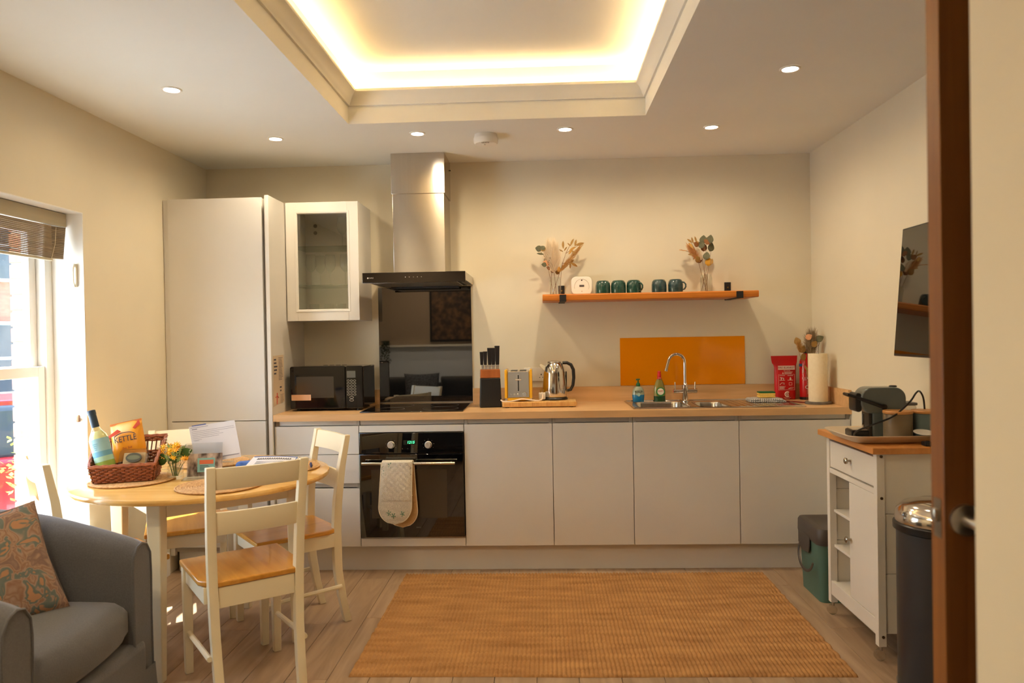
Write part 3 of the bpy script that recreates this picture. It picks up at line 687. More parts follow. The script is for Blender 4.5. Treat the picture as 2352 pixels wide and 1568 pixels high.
# fire blanket pouch
t = thing('fire_blanket', 'red vinyl fire blanket pouch with white print leaning on the wall', 'fire blanket', (2.558, -.075, WT), R(2))
def pouch(prof, th, nm, mat, par):
    nx = 16; v = []; f = []; ny = len(prof)-1
    for s in (-1, 1):
        for j, (z, xl, xr, k) in enumerate(prof):
            for i_ in range(nx+1):
                u = i_/nx; x = xl+(xr-xl)*u; e = (1-abs(2*u-1)**4)
                v.append((x, s*(th*k*e+.0008), z))
    n1 = (nx+1)*(ny+1)
    for s in (0, 1):
        for j in range(ny):
            for i_ in range(nx):
                a = s*n1+j*(nx+1)+i_; q = (a, a+1, a+nx+2, a+nx+1); f.append(q if s == 0 else q[::-1])
        for j in range(ny):
            pass
    for j in range(ny):
        for i_ in (0, nx):
            a = j*(nx+1)+i_; f.append((a, a+nx+1, n1+a+nx+1, n1+a))
    for i_ in range(nx):
        f.append((i_, i_+1, n1+i_+1, n1+i_)); a = ny*(nx+1)+i_; f.append((a, a+1, n1+a+1, n1+a))
    g = G(); g.add(v, f); return g.obj(nm, mat, par, ang=60)
pouch([(0, -.052, .062, .6), (.010, -.062, .064, 1), (.06, -.066, .066, 1.1), (.13, -.066, .067, 1.1), (.20, -.066, .068, .9), (.215, -.070, .070, .5), (.228, -.080, .074, .15), (.25, -.084, .077, .06), (.272, -.086, .078, .05)], .019, 'pouch', RED, t)
WP = P('pouch white print', C(232, 214, 200), .6)
lb = box('title_label', -.050, .054, -.0226, -.0222, .186, .211, P('pouch label', C(230, 200, 186), .6), t, 0)
text('title_text', 'FIRE BLANKET', .0165, P('title ink', C(150, 40, 44), .6), t, (.002, -.0228, .1985), sx=.98)
yq = -.0228
text('subtitle', 'TEST TO BS EN', .0062, WP, t, (.004, yq, .180)); 
g = G()
for k in range(3): g.box(-.012, .040-k*.004, yq, yq+.0004, .171-k*.005, .173-k*.005)
g.prism([(-.024, .160), (-.016, .160), (-.020, .173)], yq, yq+.0004, 'y')
for a, b_ in (((-.048, .052), (.156, .1572)), ((-.048, .052), (.060, .0612))): g.box(a[0], a[1], yq, yq+.0004, b_[0], b_[1])
g.box(-.048, -.0468, yq, yq+.0004, .06, .157).box(.0508, .052, yq, yq+.0004, .06, .157)
for cx_, cz_ in ((-.024, .130), (.026, .130), (-.024, .102), (.026, .102)):
    g.box(cx_-.018, cx_+.016, yq, yq+.0004, cz_+.018, cz_+.0205)
g.box(-.040, -.026, yq, yq+.0004, .137, .139)
for dx in (-.032, -.018): g.tube([(dx, yq+.0003, .121), (dx+.003, yq+.0003, .134)], .0022, 5)
g.box(-.036, -.014, yq, yq+.0004, .133, .1365)
g.prism([(.021, .120), (.031, .120), (.031, .132), (.027, .140), (.024, .140), (.021, .132)], yq, yq+.0004, 'y')
g.tube([(-.040, yq+.0003, .093), (-.028, yq+.0003, .105), (-.012, yq+.0003, .104), (-.010, yq+.0003, .096), (-.020, yq+.0003, .098)], .0012, 5)
g.tube([(.026+.013*cos(a*pi/4)*(1 if a % 2 else .7), yq+.0003, .098+.011*sin(a*pi/4)*(1 if a % 2 else .7)) for a in range(8)], .0008, 4, closed=True)
for k in range(5): g.box(-.042, -.004-(k*3 % 5)*.003, yq, yq+.0004, .082-k*.004, .0838-k*.004)
g.tube([(.012, yq+.0003, .068), (.030, yq+.0003, .076), (.046, yq+.0003, .074), (.036, yq+.0003, .069), (.012, yq+.0003, .068)], .0008, 4)
g.obj('instruction_print', WP, t)
g = G(); g.tube([(.006+.0145*cos(R(a)), yq+.0004, .034+.0145*sin(R(a))) for a in range(50, 311, 20)], .0034, 6, flat=1.0)
g.tube([(.006+.006*cos(R(a)), yq+.0004, .034+.006*sin(R(a))) for a in range(0, 360, 30)], .0022, 6, closed=True); g.obj('maker_emblem', WP, t)
g = G().box(-.016, .028, yq+.002, yq+.0026, .012, .0135).box(-.010, .022, yq+.002, yq+.0026, .008, .0095); g.obj('small_print', WP, t)
G().lathe([(.0075, -.0016), (.0075, -.0004), (.004, -.0003)], 16, (.0, 0, .259), ax='y').obj('eyelet', P('eyelet', C(220, 196, 170), .4), t)
# fire extinguisher
t = thing('fire_extinguisher', 'red fire extinguisher standing between the fire blanket and kitchen roll', 'fire extinguisher', (2.682, -.085, WT))
G().lathe([(.037, 0), (.037, .016)], 28).obj('base_ring', BLK, t)
G().lathe([(.0375, .0165), (.0375, .215), (.035, .238), (.026, .262), (.016, .275), (.0155, .285)], 32).obj('cylinder', REDM, t)
g = G().box(-.012, .012, -.012, .012, .285, .305); g.obj('valve', BLK, t, bevel=.003)
G().tube([(-.01, 0, .300), (.02, 0, .318), (.042, 0, .312)], .006, 8, flat=.5).obj('lever', RED, t)
g = G()
yc = lambda x: -math.sqrt(max(0, .0382**2-x*x))
for k in range(7): g.box(-.012+.002*(k % 2), .018, yc(.018)-.001, yc(0)+.004 if False else yc(.018)-.0004, .190-k*.007, .192-k*.007)
for x in (-.026, -.014, -.002, .010, .020): 
    g.box(x-.004, x+.004, yc(abs(x)+.004)-.0009, yc(abs(x)+.004)-.0001, .128, .140)
g.box(-.028, .026, yc(.028)-.0105, yc(.028)-.0099, .122, .1235)
g.obj('label_print', WP, t)
tx = text('side_text', 'FIRE', .013, WP, t, (-.026, yc(.026)-.0016, .175), rot=(pi/2, -pi/2, R(-38)))
G().tube([(-.006+.0085*cos(R(a)), yc(.01)-.0016, .078+.0085*sin(R(a))) for a in range(50, 311, 20)], .002, 6).obj('maker_emblem', WP, t)
g = G().box(-.004, .0035, -.0389, -.0383, .035, .072).box(-.004, .0035, -.0389, -.0383, .088, .118); g.obj('stripe', P('pale stripe', C(206, 120, 110), .4), t)
box('blue_flash', -.032, -.014, -.0365, -.0358, .205, .222, P('blue flash', C(24, 52, 110), .4), t, 0).rotation_euler = (0, 0, R(-30))
# kitchen roll
t = thing('kitchen_roll', 'white kitchen roll standing on a slate disc in the corner', 'kitchen roll', (2.655, -.37, WT))
G().lathe([(.074, 0), (.074, .012), (.071, .0135)], 36).obj('slate_base', N('slate', C(96, 88, 80), C(118, 110, 100), (30, 30, 30), .8), t)
G().lathe([(.053, .014), (.0535, .016), (.0535, .290), (.053, .292), (.020, .292), (.020, .28)], 40, capt=False).obj('paper_roll', N('tissue', C(236, 218, 184), C(242, 226, 194), (60, 60, 60), .9, bump=.1), t)
G().tube([(.0530, -.008, .015), (.0545, -.018, .015), (.0545, -.018, .291), (.0530, -.008, .291)], .0012, 4).obj('loose_edge', P('tissue edge', C(236, 220, 188), .9), t)
G().tube([(0, 0, .0135), (0, 0, .300)], .006, 10).obj('spindle', STEEL, t)

# ================================================================== SHELF ON THE BACK WALL
SZ = 1.581
t = thing('wall_shelf', 'orange pine shelf on black metal brackets above the sink', 'shelf', (1.70, -.1, SZ))
G().prism([(-.195, -.037), (-.197, -.006), (-.190, 0), (.098, 0), (.098, -.040), (-.190, -.040)], -.642, .644, 'x').obj('board', SHELFW, t, bevel=.003)
for x in (-.52, .530):
    br = G().box(x-.020, x+.020, .0925, .0985, -.046, .068).obj('bracket', BLKM, t, bevel=.001)
    box('arm', x-.018, x+.018, -.197, .0925, -.0455, -.0408, BLKM, br, .001)
    box('front_lip', x-.020, x+.020, -.2035, -.1975, -.0455, -.004, BLKM, br, .001)
    G().lathe([(.005, .0888), (.005, .0924)], 10, (x, 0, .035), ax='y').obj('screw', P('brass screw', C(190, 150, 80), .3, 1.0), br)
# mugs upside down
MUG = N('dark green glaze', C(26, 62, 54), C(44, 84, 74), (30, 30, 60), .14, coat=.6); MUG2 = N('dark blue-green glaze', C(34, 58, 62), C(52, 80, 84), (30, 30, 60), .16, coat=.6)
mugm = G().lathe([(.043, 0), (.045, .002), (.0462, .02), (.0462, .052), (.043, .072), (.036, .083), (.030, .086), (.0, .086)], 36, capb=False, capt=False).mesh('mug body')
hm = G().tube([(.044, 0, .020), (.060, 0, .022), (.069, 0, .036), (.069, 0, .052), (.058, 0, .064), (.042, 0, .066)], .0065, 10, flat=.7).mesh('mug handle')
for x, a, lb, mm in ((1.435, 118, 'leftmost of three green mugs standing upside down on the shelf', MUG), (1.531, 75, 'middle of three green mugs standing upside down on the shelf', MUG), (1.627, -48, 'right of three green mugs, handle to the right, upside down on the shelf', MUG),
                     (1.782, 60, 'left of two blue-green mugs standing upside down on the shelf', MUG2), (1.884, -38, 'right of two blue-green mugs, handle to the right, upside down on shelf', MUG2)):
    t = thing('mug', lb, 'mug', (x, -.115, SZ+.0005), R(a), 'mugs on the shelf'); b_ = mugm.copy(); h_ = hm.copy()
    put('body', b_, mm, t); put('handle', h_, mm, t)
# carbon monoxide alarm
t = thing('wall_alarm', 'white rounded square alarm with small display standing on the shelf', 'alarm', (1.305, -.085, SZ+.0005), rot=(R(-6), 0, 0))
G().prism(rrect(.132, .116, .030, 6, 0, .058), -.018, .018, 'y').obj('case', WHITEP, t, bevel=.006, seg=3)
G().tube([(.046*cos(R(a)), -.0186, .052+.048*sin(R(a))) for a in range(-20, 201, 12)], .0012, 5).obj('arc_line', P('beige arc line', C(200, 190, 172), .6), t)  # arc in a darker beige than the case
box('display', -.015, .015, -.0192, -.0182, .050, .063, P('grey display', C(92, 84, 84), .3), t, 0)
G().lathe([(.0045, -.0192), (.0045, -.018)], 12, (0, 0, .092), ax='y').obj('sensor', P('sensor dark', C(70, 60, 54), .5), t)
G().lathe([(.004, -.0192), (.004, -.018)], 12, (0, 0, .022), ax='y').obj('button', P('button tan', C(206, 184, 160), .5), t)
# dried bouquets
def leafmesh(nm, l, w, tip):
    n = 8; v = []; f = []
    for s in (1, -1):
        for k in range(n+1):
            u = k/n; ww = w*(math.sin(pi*u**tip))**.8 if 0 < u < 1 else 0.0005
            for q in (-1, 0, 1): v.append((q*ww, s*.0005+.10*l*(u-.5)**2*2+(.08*w if q == 0 else 0)*-1, u*l))
    m1 = 3*(n+1)
    for s in (0, 1):
        for k in range(n):
            for q in (0, 1):
                a = s*m1+k*3+q; qd = (a, a+1, a+4, a+3); f.append(qd if s else qd[::-1])
    g = G(); g.add(v, f); return g.mesh(nm, ang=70)
ROUND = leafmesh('round leaf', .050, .021, .8); NARROW = leafmesh('narrow leaf', .046, .0068, 1.0)
LM = {'g': N('sage leaf', C(84, 86, 62), C(112, 108, 78), (40, 40, 40), .7), 'b': N('rust leaf', C(126, 76, 34), C(156, 100, 48), (40, 40, 40), .7), 'y': N('golden leaf', C(176, 128, 52), C(206, 160, 80), (40, 40, 40), .7),
      'p': N('peach leaf', C(206, 142, 98), C(226, 166, 120), (40, 40, 40), .7), 'o': P('ochre leaf', C(196, 142, 30), .6), 'm': N('mustard dull leaf', C(150, 112, 52), C(178, 136, 70), (40, 40, 40), .7)}
LMESH = {}
def leaf(kind, col, par, p, ang, sc, yaw=0, pit=0):
    key = (kind, col)
    if key not in LMESH: LMESH[key] = (ROUND if kind == 'r' else NARROW).copy()
    return put('leaf', LMESH[key], LM[col], par, p, (R(pit), R(ang), R(yaw)), (sc, sc, sc))
STEMM = P('dry stem', C(128, 86, 46), .8)
def plume(nm, mat, par, p0, p1, width, n, L=.07, seed=1):
    rnd = random.Random(seed); g = G(); p0 = Vector(p0); p1 = Vector(p1); ax = p1-p0
    for k in range(n):
        u = rnd.random(); c = p0+ax*u; a = rnd.random()*2*pi; rr = width*(math.sin(pi*min(.98, .12+.8*u)))**.7
        d = Vector((cos(a), sin(a)*.6, 0))
        e = c + d*rr*(.5+.5*rnd.random()) + ax.normalized()*L*(.4+.6*rnd.random()) + Vector((0, 0, -.004))
        mid = (c+e)/2 + d*rr*.25
        g.tube([tuple(c), tuple(mid), tuple(e)], [.0008, .0007, .0003], 3, cap=False)
    return stuff(g.obj(nm, mat, par, ang=80))
PAMP = P('pale pampas', C(246, 226, 194), .95, sheen=.6); PAMG = P('golden grass', C(200, 152, 84), .95); PAMO = P('peach grass', C(222, 164, 100), .95); PAMD = P('grey pampas', C(168, 144, 112), .95)
def vase(par, h=.115, r=.036):
    G().lathe([(r*.94, .0), (r, .004), (r, h*.80), (r*.86, h*.92), (r*.9, h), (r*.82, h), (r*.80, h*.92), (r*.95, h*.80), (r*.95, .009), (r*.3, .008)], 30).obj('glass_jar', GLASS, par)
def stem(par, p0, p1, bow=.0, r=.0014):
    p0 = Vector(p0); p1 = Vector(p1); mid = (p0+p1)/2+Vector((bow, 0, 0)); G().tube([tuple(p0), tuple(mid), tuple(p1)], [r, r*.9, r*.6], 6).obj('stem', STEMM, par)
K = .00272
t = thing('dried_bouquet', 'dried flowers with a pale pampas plume in a glass jar, left end of shelf', 'dried flowers', (1.140, -.115, SZ+.0005)); vase(t)
q = lambda px, py, y=0: ((px-1275)*K, y, (674-py)*K)
for a, b_ in (((1264, 673), (1268, 600)), ((1271, 673), (1255, 590)), ((1277, 673), (1268, 560)), ((1283, 672), (1292, 600)), ((1268, 673), (1300, 578))): stem(t, q(*a), q(*b_))
stem(t, q(1300, 578), q(1312, 556)); stem(t, q(1300, 578), q(1330, 560)); stem(t, q(1255, 590), q(1238, 566)); stem(t, q(1292, 600), q(1312, 604))
plume('plume', PAMP, t, q(1272, 622), q(1268, 560), .070, 1300, .070, 3)
plume('golden_grass', PAMG, t, q(1284, 622), q(1330, 566), .026, 420, .05, 5)
for (px, py), ang, sc, c_, kd in (((1245, 568), -75, .95, 'g', 'r'), ((1252, 569), -50, .7, 'g', 'r'), ((1252, 572), -40, .8, 'm', 'r'), ((1258, 598), -20, 1.2, 'g', 'r'), ((1262, 603), -60, .9, 'p', 'r'), ((1256, 604), -85, .7, 'g', 'r'), ((1266, 612), -75, .6, 'b', 'r'),
        ((1250, 580), -82, 1.0, 'g', 'n'), ((1294, 568), -8, 1.15, 'm', 'n'), ((1296, 572), 38, .7, 'm', 'n'), ((1294, 574), -60, .7, 'm', 'n'), ((1310, 562), 20, 1.1, 'm', 'n'), ((1321, 562), 12, 1.0, 'm', 'n'), ((1322, 560), 75, 1.3, 'm', 'n'), ((1311, 561), -40, .6, 'm', 'n'), ((1308, 572), 60, 1.0, 'y', 'n'), ((1306, 580), 45, 1.0, 'y', 'n'),
        ((1312, 572), 130, .8, 'm', 'n'), ((1310, 600), 118, 1.2, 'm', 'n'), ((1310, 598), 180, .9, 'm', 'n'), ((1311, 601), 40, .7, 'y', 'n'), ((1298, 598), 150, .7, 'm', 'n'), ((1278, 625), 30, .8, 'm', 'r'), ((1272, 622), -30, .7, 'b', 'r'), ((1282, 620), 15, .7, 'y', 'r')):
    leaf(kd, c_, t, q(px, py, random.uniform(-.03, .015)), ang, sc, random.uniform(-35, 35), random.uniform(-25, 10))
t = thing('dried_bouquet', 'dried flowers with round brown-green leaves in a glass jar, right end of shelf', 'dried flowers', (2.073, -.115, SZ+.0005)); vase(t, .112)
q = lambda px, py, y=0: ((px-1622)*K, y, (670-py)*K)
for a, b_ in (((1610, 669), (1628, 600)), ((1625, 668), (1612, 585)), ((1618, 669), (1634, 575)), ((1622, 668), (1600, 580)), ((1614, 669), (1624, 560))): stem(t, q(*a), q(*b_))
stem(t, q(1600, 580), q(1588, 552)); stem(t, q(1612, 600), q(1588, 583))
plume('peach_grass', PAMO, t, q(1608, 600), q(1588, 566), .034, 520, .045, 8); plume('small_plume', PAMP, t, q(1612, 596), q(1605, 574), .022, 260, .03, 9)
stem(t, q(1600, 582), q(1566, 571)); plume('side_grass', PAMO, t, q(1580, 574), q(1564, 571), .008, 60, .012, 12)
for (px, py), ang, sc, c_, kd in (((1614, 560), 8, 1.1, 'g', 'r'), ((1622, 562), 22, 1.15, 'b', 'r'), ((1628, 560), 12, 1.1, 'g', 'r'), ((1612, 570), -12, .95, 'g', 'r'), ((1617, 576), 10, .95, 'b', 'r'), ((1631, 577), 18, 1.15, 'g', 'r'), ((1610, 602), -22, 1.1, 'b', 'r'), ((1606, 601), -38, .9, 'm', 'r'), ((1620, 596), 6, 1.05, 'g', 'r'), ((1624, 610), 18, 1.05, 'o', 'r'), ((1628, 607), 28, .8, 'm', 'r'), ((1606, 564), -60, .8, 'b', 'r'),
        ((1602, 556), -16, .9, 'm', 'n'), ((1594, 558), -12, .9, 'm', 'n'), ((1592, 556), -60, .95, 'y', 'n'), ((1596, 584), -82, .95, 'm', 'n'), ((1600, 588), -120, .7, 'm', 'n'), ((1610, 557), -80, .6, 'g', 'n'), ((1604, 558), -50, .5, 'y', 'n'), ((1592, 570), -35, 1.1, 'y', 'n')):
    leaf(kd, c_, t, q(px, py, random.uniform(-.03, .015)), ang, sc, random.uniform(-35, 35), random.uniform(-25, 10))
# bouquet behind the kitchen roll
t = thing('dried_bouquet', 'dusty dried flowers in a clear vase behind the kitchen roll', 'dried flowers', (2.672, -.205, WT)); t.scale = (1.22,)*3
G().lathe([(.024, 0), (.025, .004), (.020, .10), (.024, .15), (.0225, .15), (.018, .10), (.022, .008)], 24).obj('glass_vase', GLASS, t)
for k in range(6): stem(t, (random.uniform(-.008, .008), 0, .01), (-.06+.022*k, .01, .27+.02*(k % 3)))
plume('grey_plume', PAMD, t, (.0, 0, .22), (.005, -.005, .33), .045, 700, .05, 21)
plume('seed_heads', PAMG, t, (-.05, -.01, .24), (-.06, -.01, .29), .02, 260, .02, 22)
for p, a, s_, c_ in (((-.06, -.01, .28), -20, .8, 'm'), ((-.045, -.01, .24), 20, .8, 'm'), ((-.05, -.012, .21), 60, .8, 'm'), ((-.035, -.01, .18), 150, .9, 'm'), ((-.02, -.01, .16), 170, 1.0, 'm'), ((-.03, -.02, .31), 60, .7, 'p'), ((.02, -.02, .30), 62, .8, 'g'), ((.0, -.02, .27), 40, .7, 'm'), ((-.015, -.015, .22), 165, .9, 'y')):
    leaf('r' if a < 65 else 'n', c_, t, p, a, s_, random.uniform(-30, 30), 0)

# ================================================================== CEILING FITTINGS
def downlight(x, y, lb, k=1.0):
    t = thing('downlight', lb, 'downlight', (x, y, H), 0, 'recessed ceiling downlights')
    G().lathe([(.044, -.0005), (.044, -.003), (.041, -.006), (.034, -.005), (.032, -.001)], 32, capb=False, capt=False).obj('trim_ring', WHITEP, t)
    G().lathe([(.032, -.0012), (.031, -.0026), (.0, -.0028)], 28, capt=False, capb=False).obj('lens', LAMP, t)
    l = bpy.data.lights.new('lamp', 'SPOT'); l.energy = DOWN_W*k; l.color = (1.0, .81, .54); l.spot_size = R(172); l.spot_blend = .70; l.shadow_soft_size = .028
    lo = bpy.data.objects.new('lamp', l); COL.objects.link(lo); lo.parent = t; lo.location = (0, 0, -.012)
for x, y, k, lb in ((-.56, -1.565, .30, 'lit downlight in the ceiling over the dining table'), (-.403, -.706, .9, 'lit downlight in the ceiling above the tall fridge housing'), (.391, -.729, 1.15, 'lit downlight in the ceiling in front of the cooker hood'),
                 (1.196, -.731, 1.15, 'lit downlight in the ceiling right of the smoke alarm'), (1.99, -.69, .9, 'lit downlight in the ceiling towards the right wall, above the sink'), (2.123, -1.582, .30, 'lit downlight in the ceiling right of the tray, nearest the door')):
    downlight(x, y, lb, k)
for x, y, lb in ((-.403, -3.75, 'added unseen fill downlight in the ceiling between armchair and sofa'), (.0, -3.75, 'added unseen fill downlight in the ceiling in front of the sofa'), (-.403, -4.50, 'added unseen fill downlight in the ceiling over the left end of the sofa')):
    downlight(x, y, lb, 1.7)  # out-of-view fill lamps, added to throw warm frontal light on the kitchen
t = thing('smoke_alarm', 'round white smoke alarm on the ceiling beside the hood', 'smoke alarm', (.760, -.66, H))
G().lathe([(.062, -.0005), (.064, -.012), (.064, -.02)], 36, capb=False).obj('base', WHITEP, t)
G().lathe([(.067, -.019), (.0685, -.024), (.067, -.045), (.060, -.053), (.040, -.056), (.0, -.057)], 36, capb=True, capt=False).obj('cover', WHITEP, t)
for k in range(5):
    a = R(-110+k*10); box('vent_slit', .052*cos(a)-.0015, .052*cos(a)+.0015, .052*sin(a)-.006, .052*sin(a)+.006, -.0575, -.0545, P('slit', C(120, 108, 92), .7), t, 0)
G().lathe([(.008, -.0568), (.008, -.060), (.004, -.061)], 14, (-.01, -.012, 0)).obj('test_button', WHITEP, t)

# ================================================================== RIGHT SIDE OF THE ROOM
# television, tipped forward on its bracket
t = thing('television', 'black flat television tipped forward on the right wall', 'television', (2.652, -1.90, 1.50), rot=(0, R(4.7), 0))
box('panel', -.008, .022, -.50, .50, -.283, .283, BLK, t, .003)
box('screen', -.0092, -.0078, -.494, .494, -.272, .277, BLKGL, t, 0)
box('wall_bracket', .0225, .075, -.12, .12, -.1, .1, BLKM, t, .004)
# kitchen trolley
t = thing('kitchen_trolley', 'white kitchen trolley with beech top, drawer, cupboard and open shelves', 'trolley', (2.56, -1.49, 0))
TW = N('trolley white', C(232, 226, 214), C(229, 223, 211), (4, 4, 4), .45); BEECH = N('beech trolley top', C(190, 122, 56), C(212, 146, 76), (30, 3, 30), .4)
cx0, cx1, cy0, cy1, cz = -.175, .165, -.268, .268, .06
box('top', -.205, .185, -.305, .298, .842, .868, BEECH, t, .003)
for x in (cx0, cx1-.032):
    for y in (cy0, cy1-.032):
        box('corner_post', x, x+.032, y, y+.032, cz, .8418, TW, t, .002)
        ca = G().tube([(x+.016, y+.016, cz-.001), (x+.016, y+.016, .042)], .006, 8).obj('castor', STEEL, t)
        G().lathe([(.020, -.012), (.0215, -.010), (.0215, .010), (.020, .012)], 18, (0, 0, 0), ax='y').xf(Matrix.Translation((x+.010, y+.016, .0222))).obj('wheel', GL('clear castor %d' % (x > 0), (.92, .91, .88, 1), 1.6), ca)
for y, nm in ((cy0+.008, 'end_panel'), (cy1-.022, 'end_panel')):
    z = .835
    for k in range(3): box(nm, cx0+.033, cx1-.033, y, y+.014, .11+k*.2425, .11+(k+1)*.2425-.002, TW, t, .002)
box('back_panel', cx1-.02, cx1-.008, cy0+.033, cy1-.033, .10, .838, TW, t, .001)
fx = cx0+.004
dr = box('drawer', fx, fx+.016, cy0+.034, cy1-.034, .700, .822, TW, t, .002); 
def knob(par, y, z): G().lathe([(.005, 0), (.005, -.014), (.013, -.016), (.0135, -.024), (.010, -.027)], 18, ax='x').xf(Matrix.Translation((fx, y, z))).obj('knob', P('nickel knob', C(170, 160, 144), .25, 1.0), par)
knob(dr, .0, .766)
box('rail', cx0+.002, cx0+.022, cy0+.033, cy1-.033, .672, .694, TW, t, .001); box('bottom_rail', cx0+.002, cx0+.022, cy0+.033, cy1-.033, .10, .165, TW, t, .002)
dd = box('cupboard_door', fx, fx+.016, cy0+.034, .020, .168, .670, TW, t, .002); knob(dd, .002, .42)
box('divider', cx0+.022, cx1-.021, .024, .038, .16, .672, TW, t, .001)
for z in (.16, .335, .50): box('shelf', cx0+.018, cx1-.021, .039, cy1-.034, z-.012, z, TW, t, .001)
for z in (.828, .66, .10):
    G().lathe([(.006, 0), (.006, -.003)], 12, ax='y').xf(Matrix.Translation((cx0+.018, cy0-.0002, z))).obj('screw_cap', P('bronze cap', C(86, 66, 46), .4, .6), t)
# tray and what stands on it
TZ2 = .8685
t = thing('serving_tray', 'cream melamine tray with raised rim on the trolley', 'tray', (2.525, -1.545, TZ2))
lp = lambda w_, d_, r_, z: [(p[0], p[1], z) for p in rrect(w_, d_, r_, 6)]
L_ = [lp(.345, .25, .04, 0), lp(.375, .28, .05, .004), lp(.43, .33, .06, .026), lp(.445, .345, .065, .032), lp(.445, .345, .065, .035), lp(.425, .325, .06, .029), lp(.37, .275, .05, .008), lp(.335, .24, .04, .005)]
g = G().ring(L_); n = len(L_[0]); g.f.append(tuple(range(n))[::-1]); g.f.append(tuple(range(7*n, 8*n))); g.obj('tray_body', P('cream melamine', C(226, 206, 176), .35), t)
box('rubber_pad', -.1, .1, -.08, .08, .0052, .0056, P('pad', C(206, 186, 156), .6), t, 0)
TB = TZ2+.0062
GRYM = P('slate grey enamel', C(92, 100, 98), .3, coat=.3)
t = thing('coffee_machine', 'slate grey capsule coffee machine with black lever on the tray', 'coffee machine', (2.50, -1.50, TB), R(-4))
G().prism(rrect(.185, .112, .045, 7, .012, .158), -.050, .050, 'y').obj('head', GRYM, t, bevel=.008, seg=3)
box('column', -.035, .100, -.048, .048, .0, .110, GRYM, t, .008)
G().prism(rrect(.026, .082, .012, 4, -.089, .150), -.044, .044, 'y').obj('nose', BLK, t, bevel=.004)
box('front_recess', -.048, -.0355, -.045, .045, .002, .108, BLK, t, .002)
dt = box('drip_tray', -.120, -.046, -.046, .046, 0, .030, BLK, t, .006); box('grille', -.112, -.052, -.040, .040, .0302, .034, STEEL, dt, .001)
G().tube([(-.068, -.030, .04), (-.068, -.030, .10)], .006, 8).obj('cup_rest', CHROME, t)
G().tube([(.012, -.053, .132), (-.06, -.054, .158), (-.125, -.03, .183), (-.125, .03, .183), (-.06, .054, .158), (.012, .053, .132)], [.009, .0075, .007, .007, .0075, .009], 10).obj('lever', BLK, t)
G().lathe([(.012, -.058), (.012, -.050)], 16, (.012, 0, .132), ax='y').obj('pivot', BLK, t)
G().lathe([(.016, .213), (.016, .218), (.012, .220)], 18, (.068, .0, 0)).obj('button', BLK, t)
box('water_tank', .104, .150, -.042, .042, .0, .135, GL('tank', (.82, .80, .76, 1), 1.0), t, .006); box('tank_lid', .101, .153, -.044, .044, .1355, .148, P('tank lid', C(110, 112, 112), .4), t, .004)
t = thing('power_cable', 'black coffee machine cable looped in front over the tray rim', 'cable', (2.50, -1.60, TB))
G().tube(smooth([(-.06, .04, .006), (-.115, .03, .006), (-.14, -.005, .024), (-.135, -.04, .045), (-.07, -.058, .075), (.0, -.061, .105), (.065, -.058, .160), (.105, -.03, .195), (.135, .0, .200), (.160, .02, .170), (.170, .03, .11), (.170, .03, .05)]), .0038, 8).obj('cord', BLK, t)
LID = N('bamboo lid', C(190, 128, 66), C(210, 152, 88), (4, 40, 4), .45)
for x, y, c_, lb in ((2.538, -1.612, C(122, 104, 78), 'olive-brown canister with bamboo lid on the tray'), (2.656, -1.606, C(104, 122, 124), 'blue-grey canister with bamboo lid on the tray, partly behind the door')):
    t = thing('storage_canister', lb, 'canister', (x, y, TB+.003)); 
    G().lathe([(.052, 0), (.056, .004), (.057, .105), (.055, .107)], 36).obj('jar', N('stoneware', c_, tuple(v*.85 for v in c_[:3])+(1,), (8, 8, 20), .3), t); G().lathe([(.0575, .1075), (.0585, .110), (.0585, .116), (.056, .119)], 36).obj('lid', LID, t)
t = thing('white_saucer', 'small white saucer at the front of the tray', 'saucer', (2.602, -1.700, TZ2+.040), rot=(R(10), 0, 0))
G().lathe([(.020, 0), (.022, .002), (.040, .007), (.040, .0085), (.022, .004), (.0, .003)], 30, capt=False).obj('dish', WHITEP, t)
t = thing('remote_control', 'black remote control lying at the front of the trolley top', 'remote control', (2.645, -1.755, TZ2))
box('case', -.075, .075, -.018, .018, 0, .018, BLK, t, .005)
for k in range(8): box('button', -.06+k*.016, -.050+k*.016, -.006, .006, .0182, .020, BLKM, t, 0)
# compost caddy
t = thing('compost_caddy', 'green plastic food caddy with dark grey lid behind the trolley', 'caddy', (2.515, -.955, 0))
CG = P('caddy green', C(82, 116, 102), .45); CGY = P('caddy lid grey', C(74, 66, 60), .5)
l = [lp(.235, .28, .03, 0), lp(.255, .305, .035, .26), lp(.262, .312, .035, .325)]
g = G().ring(l); n = len(l[0]); g.f.append(tuple(range(n))[::-1]); g.f.append(tuple(range(2*n, 3*n))); g.obj('bucket', CG, t)
l = [lp(.272, .322, .038, .285), lp(.278, .328, .04, .300), lp(.276, .326, .04, .352), lp(.262, .312, .035, .364), lp(.22, .27, .03, .366), lp(.2, .25, .03, .360)]
g = G().ring(l); g.f.append(tuple(range(5*n, 6*n))); g.obj('lid', CGY, t)
g = G().prism([(-.165, .30), (.0, .30), (.0, .235), (-.05, .205), (-.150, .215), (-.160, .25)], -.1405, -.1335, 'x'); g.obj('side_flap', CGY, t, bevel=.003).location = (.0, .12, 0)
G().tube(smooth([(-.139, .10, .235), (-.150, .09, .19), (-.156, .04, .145), (-.156, -.03, .130), (-.150, -.085, .15), (-.142, -.10, .185)]), .008, 8, flat=.5).obj('handle', CGY, t)
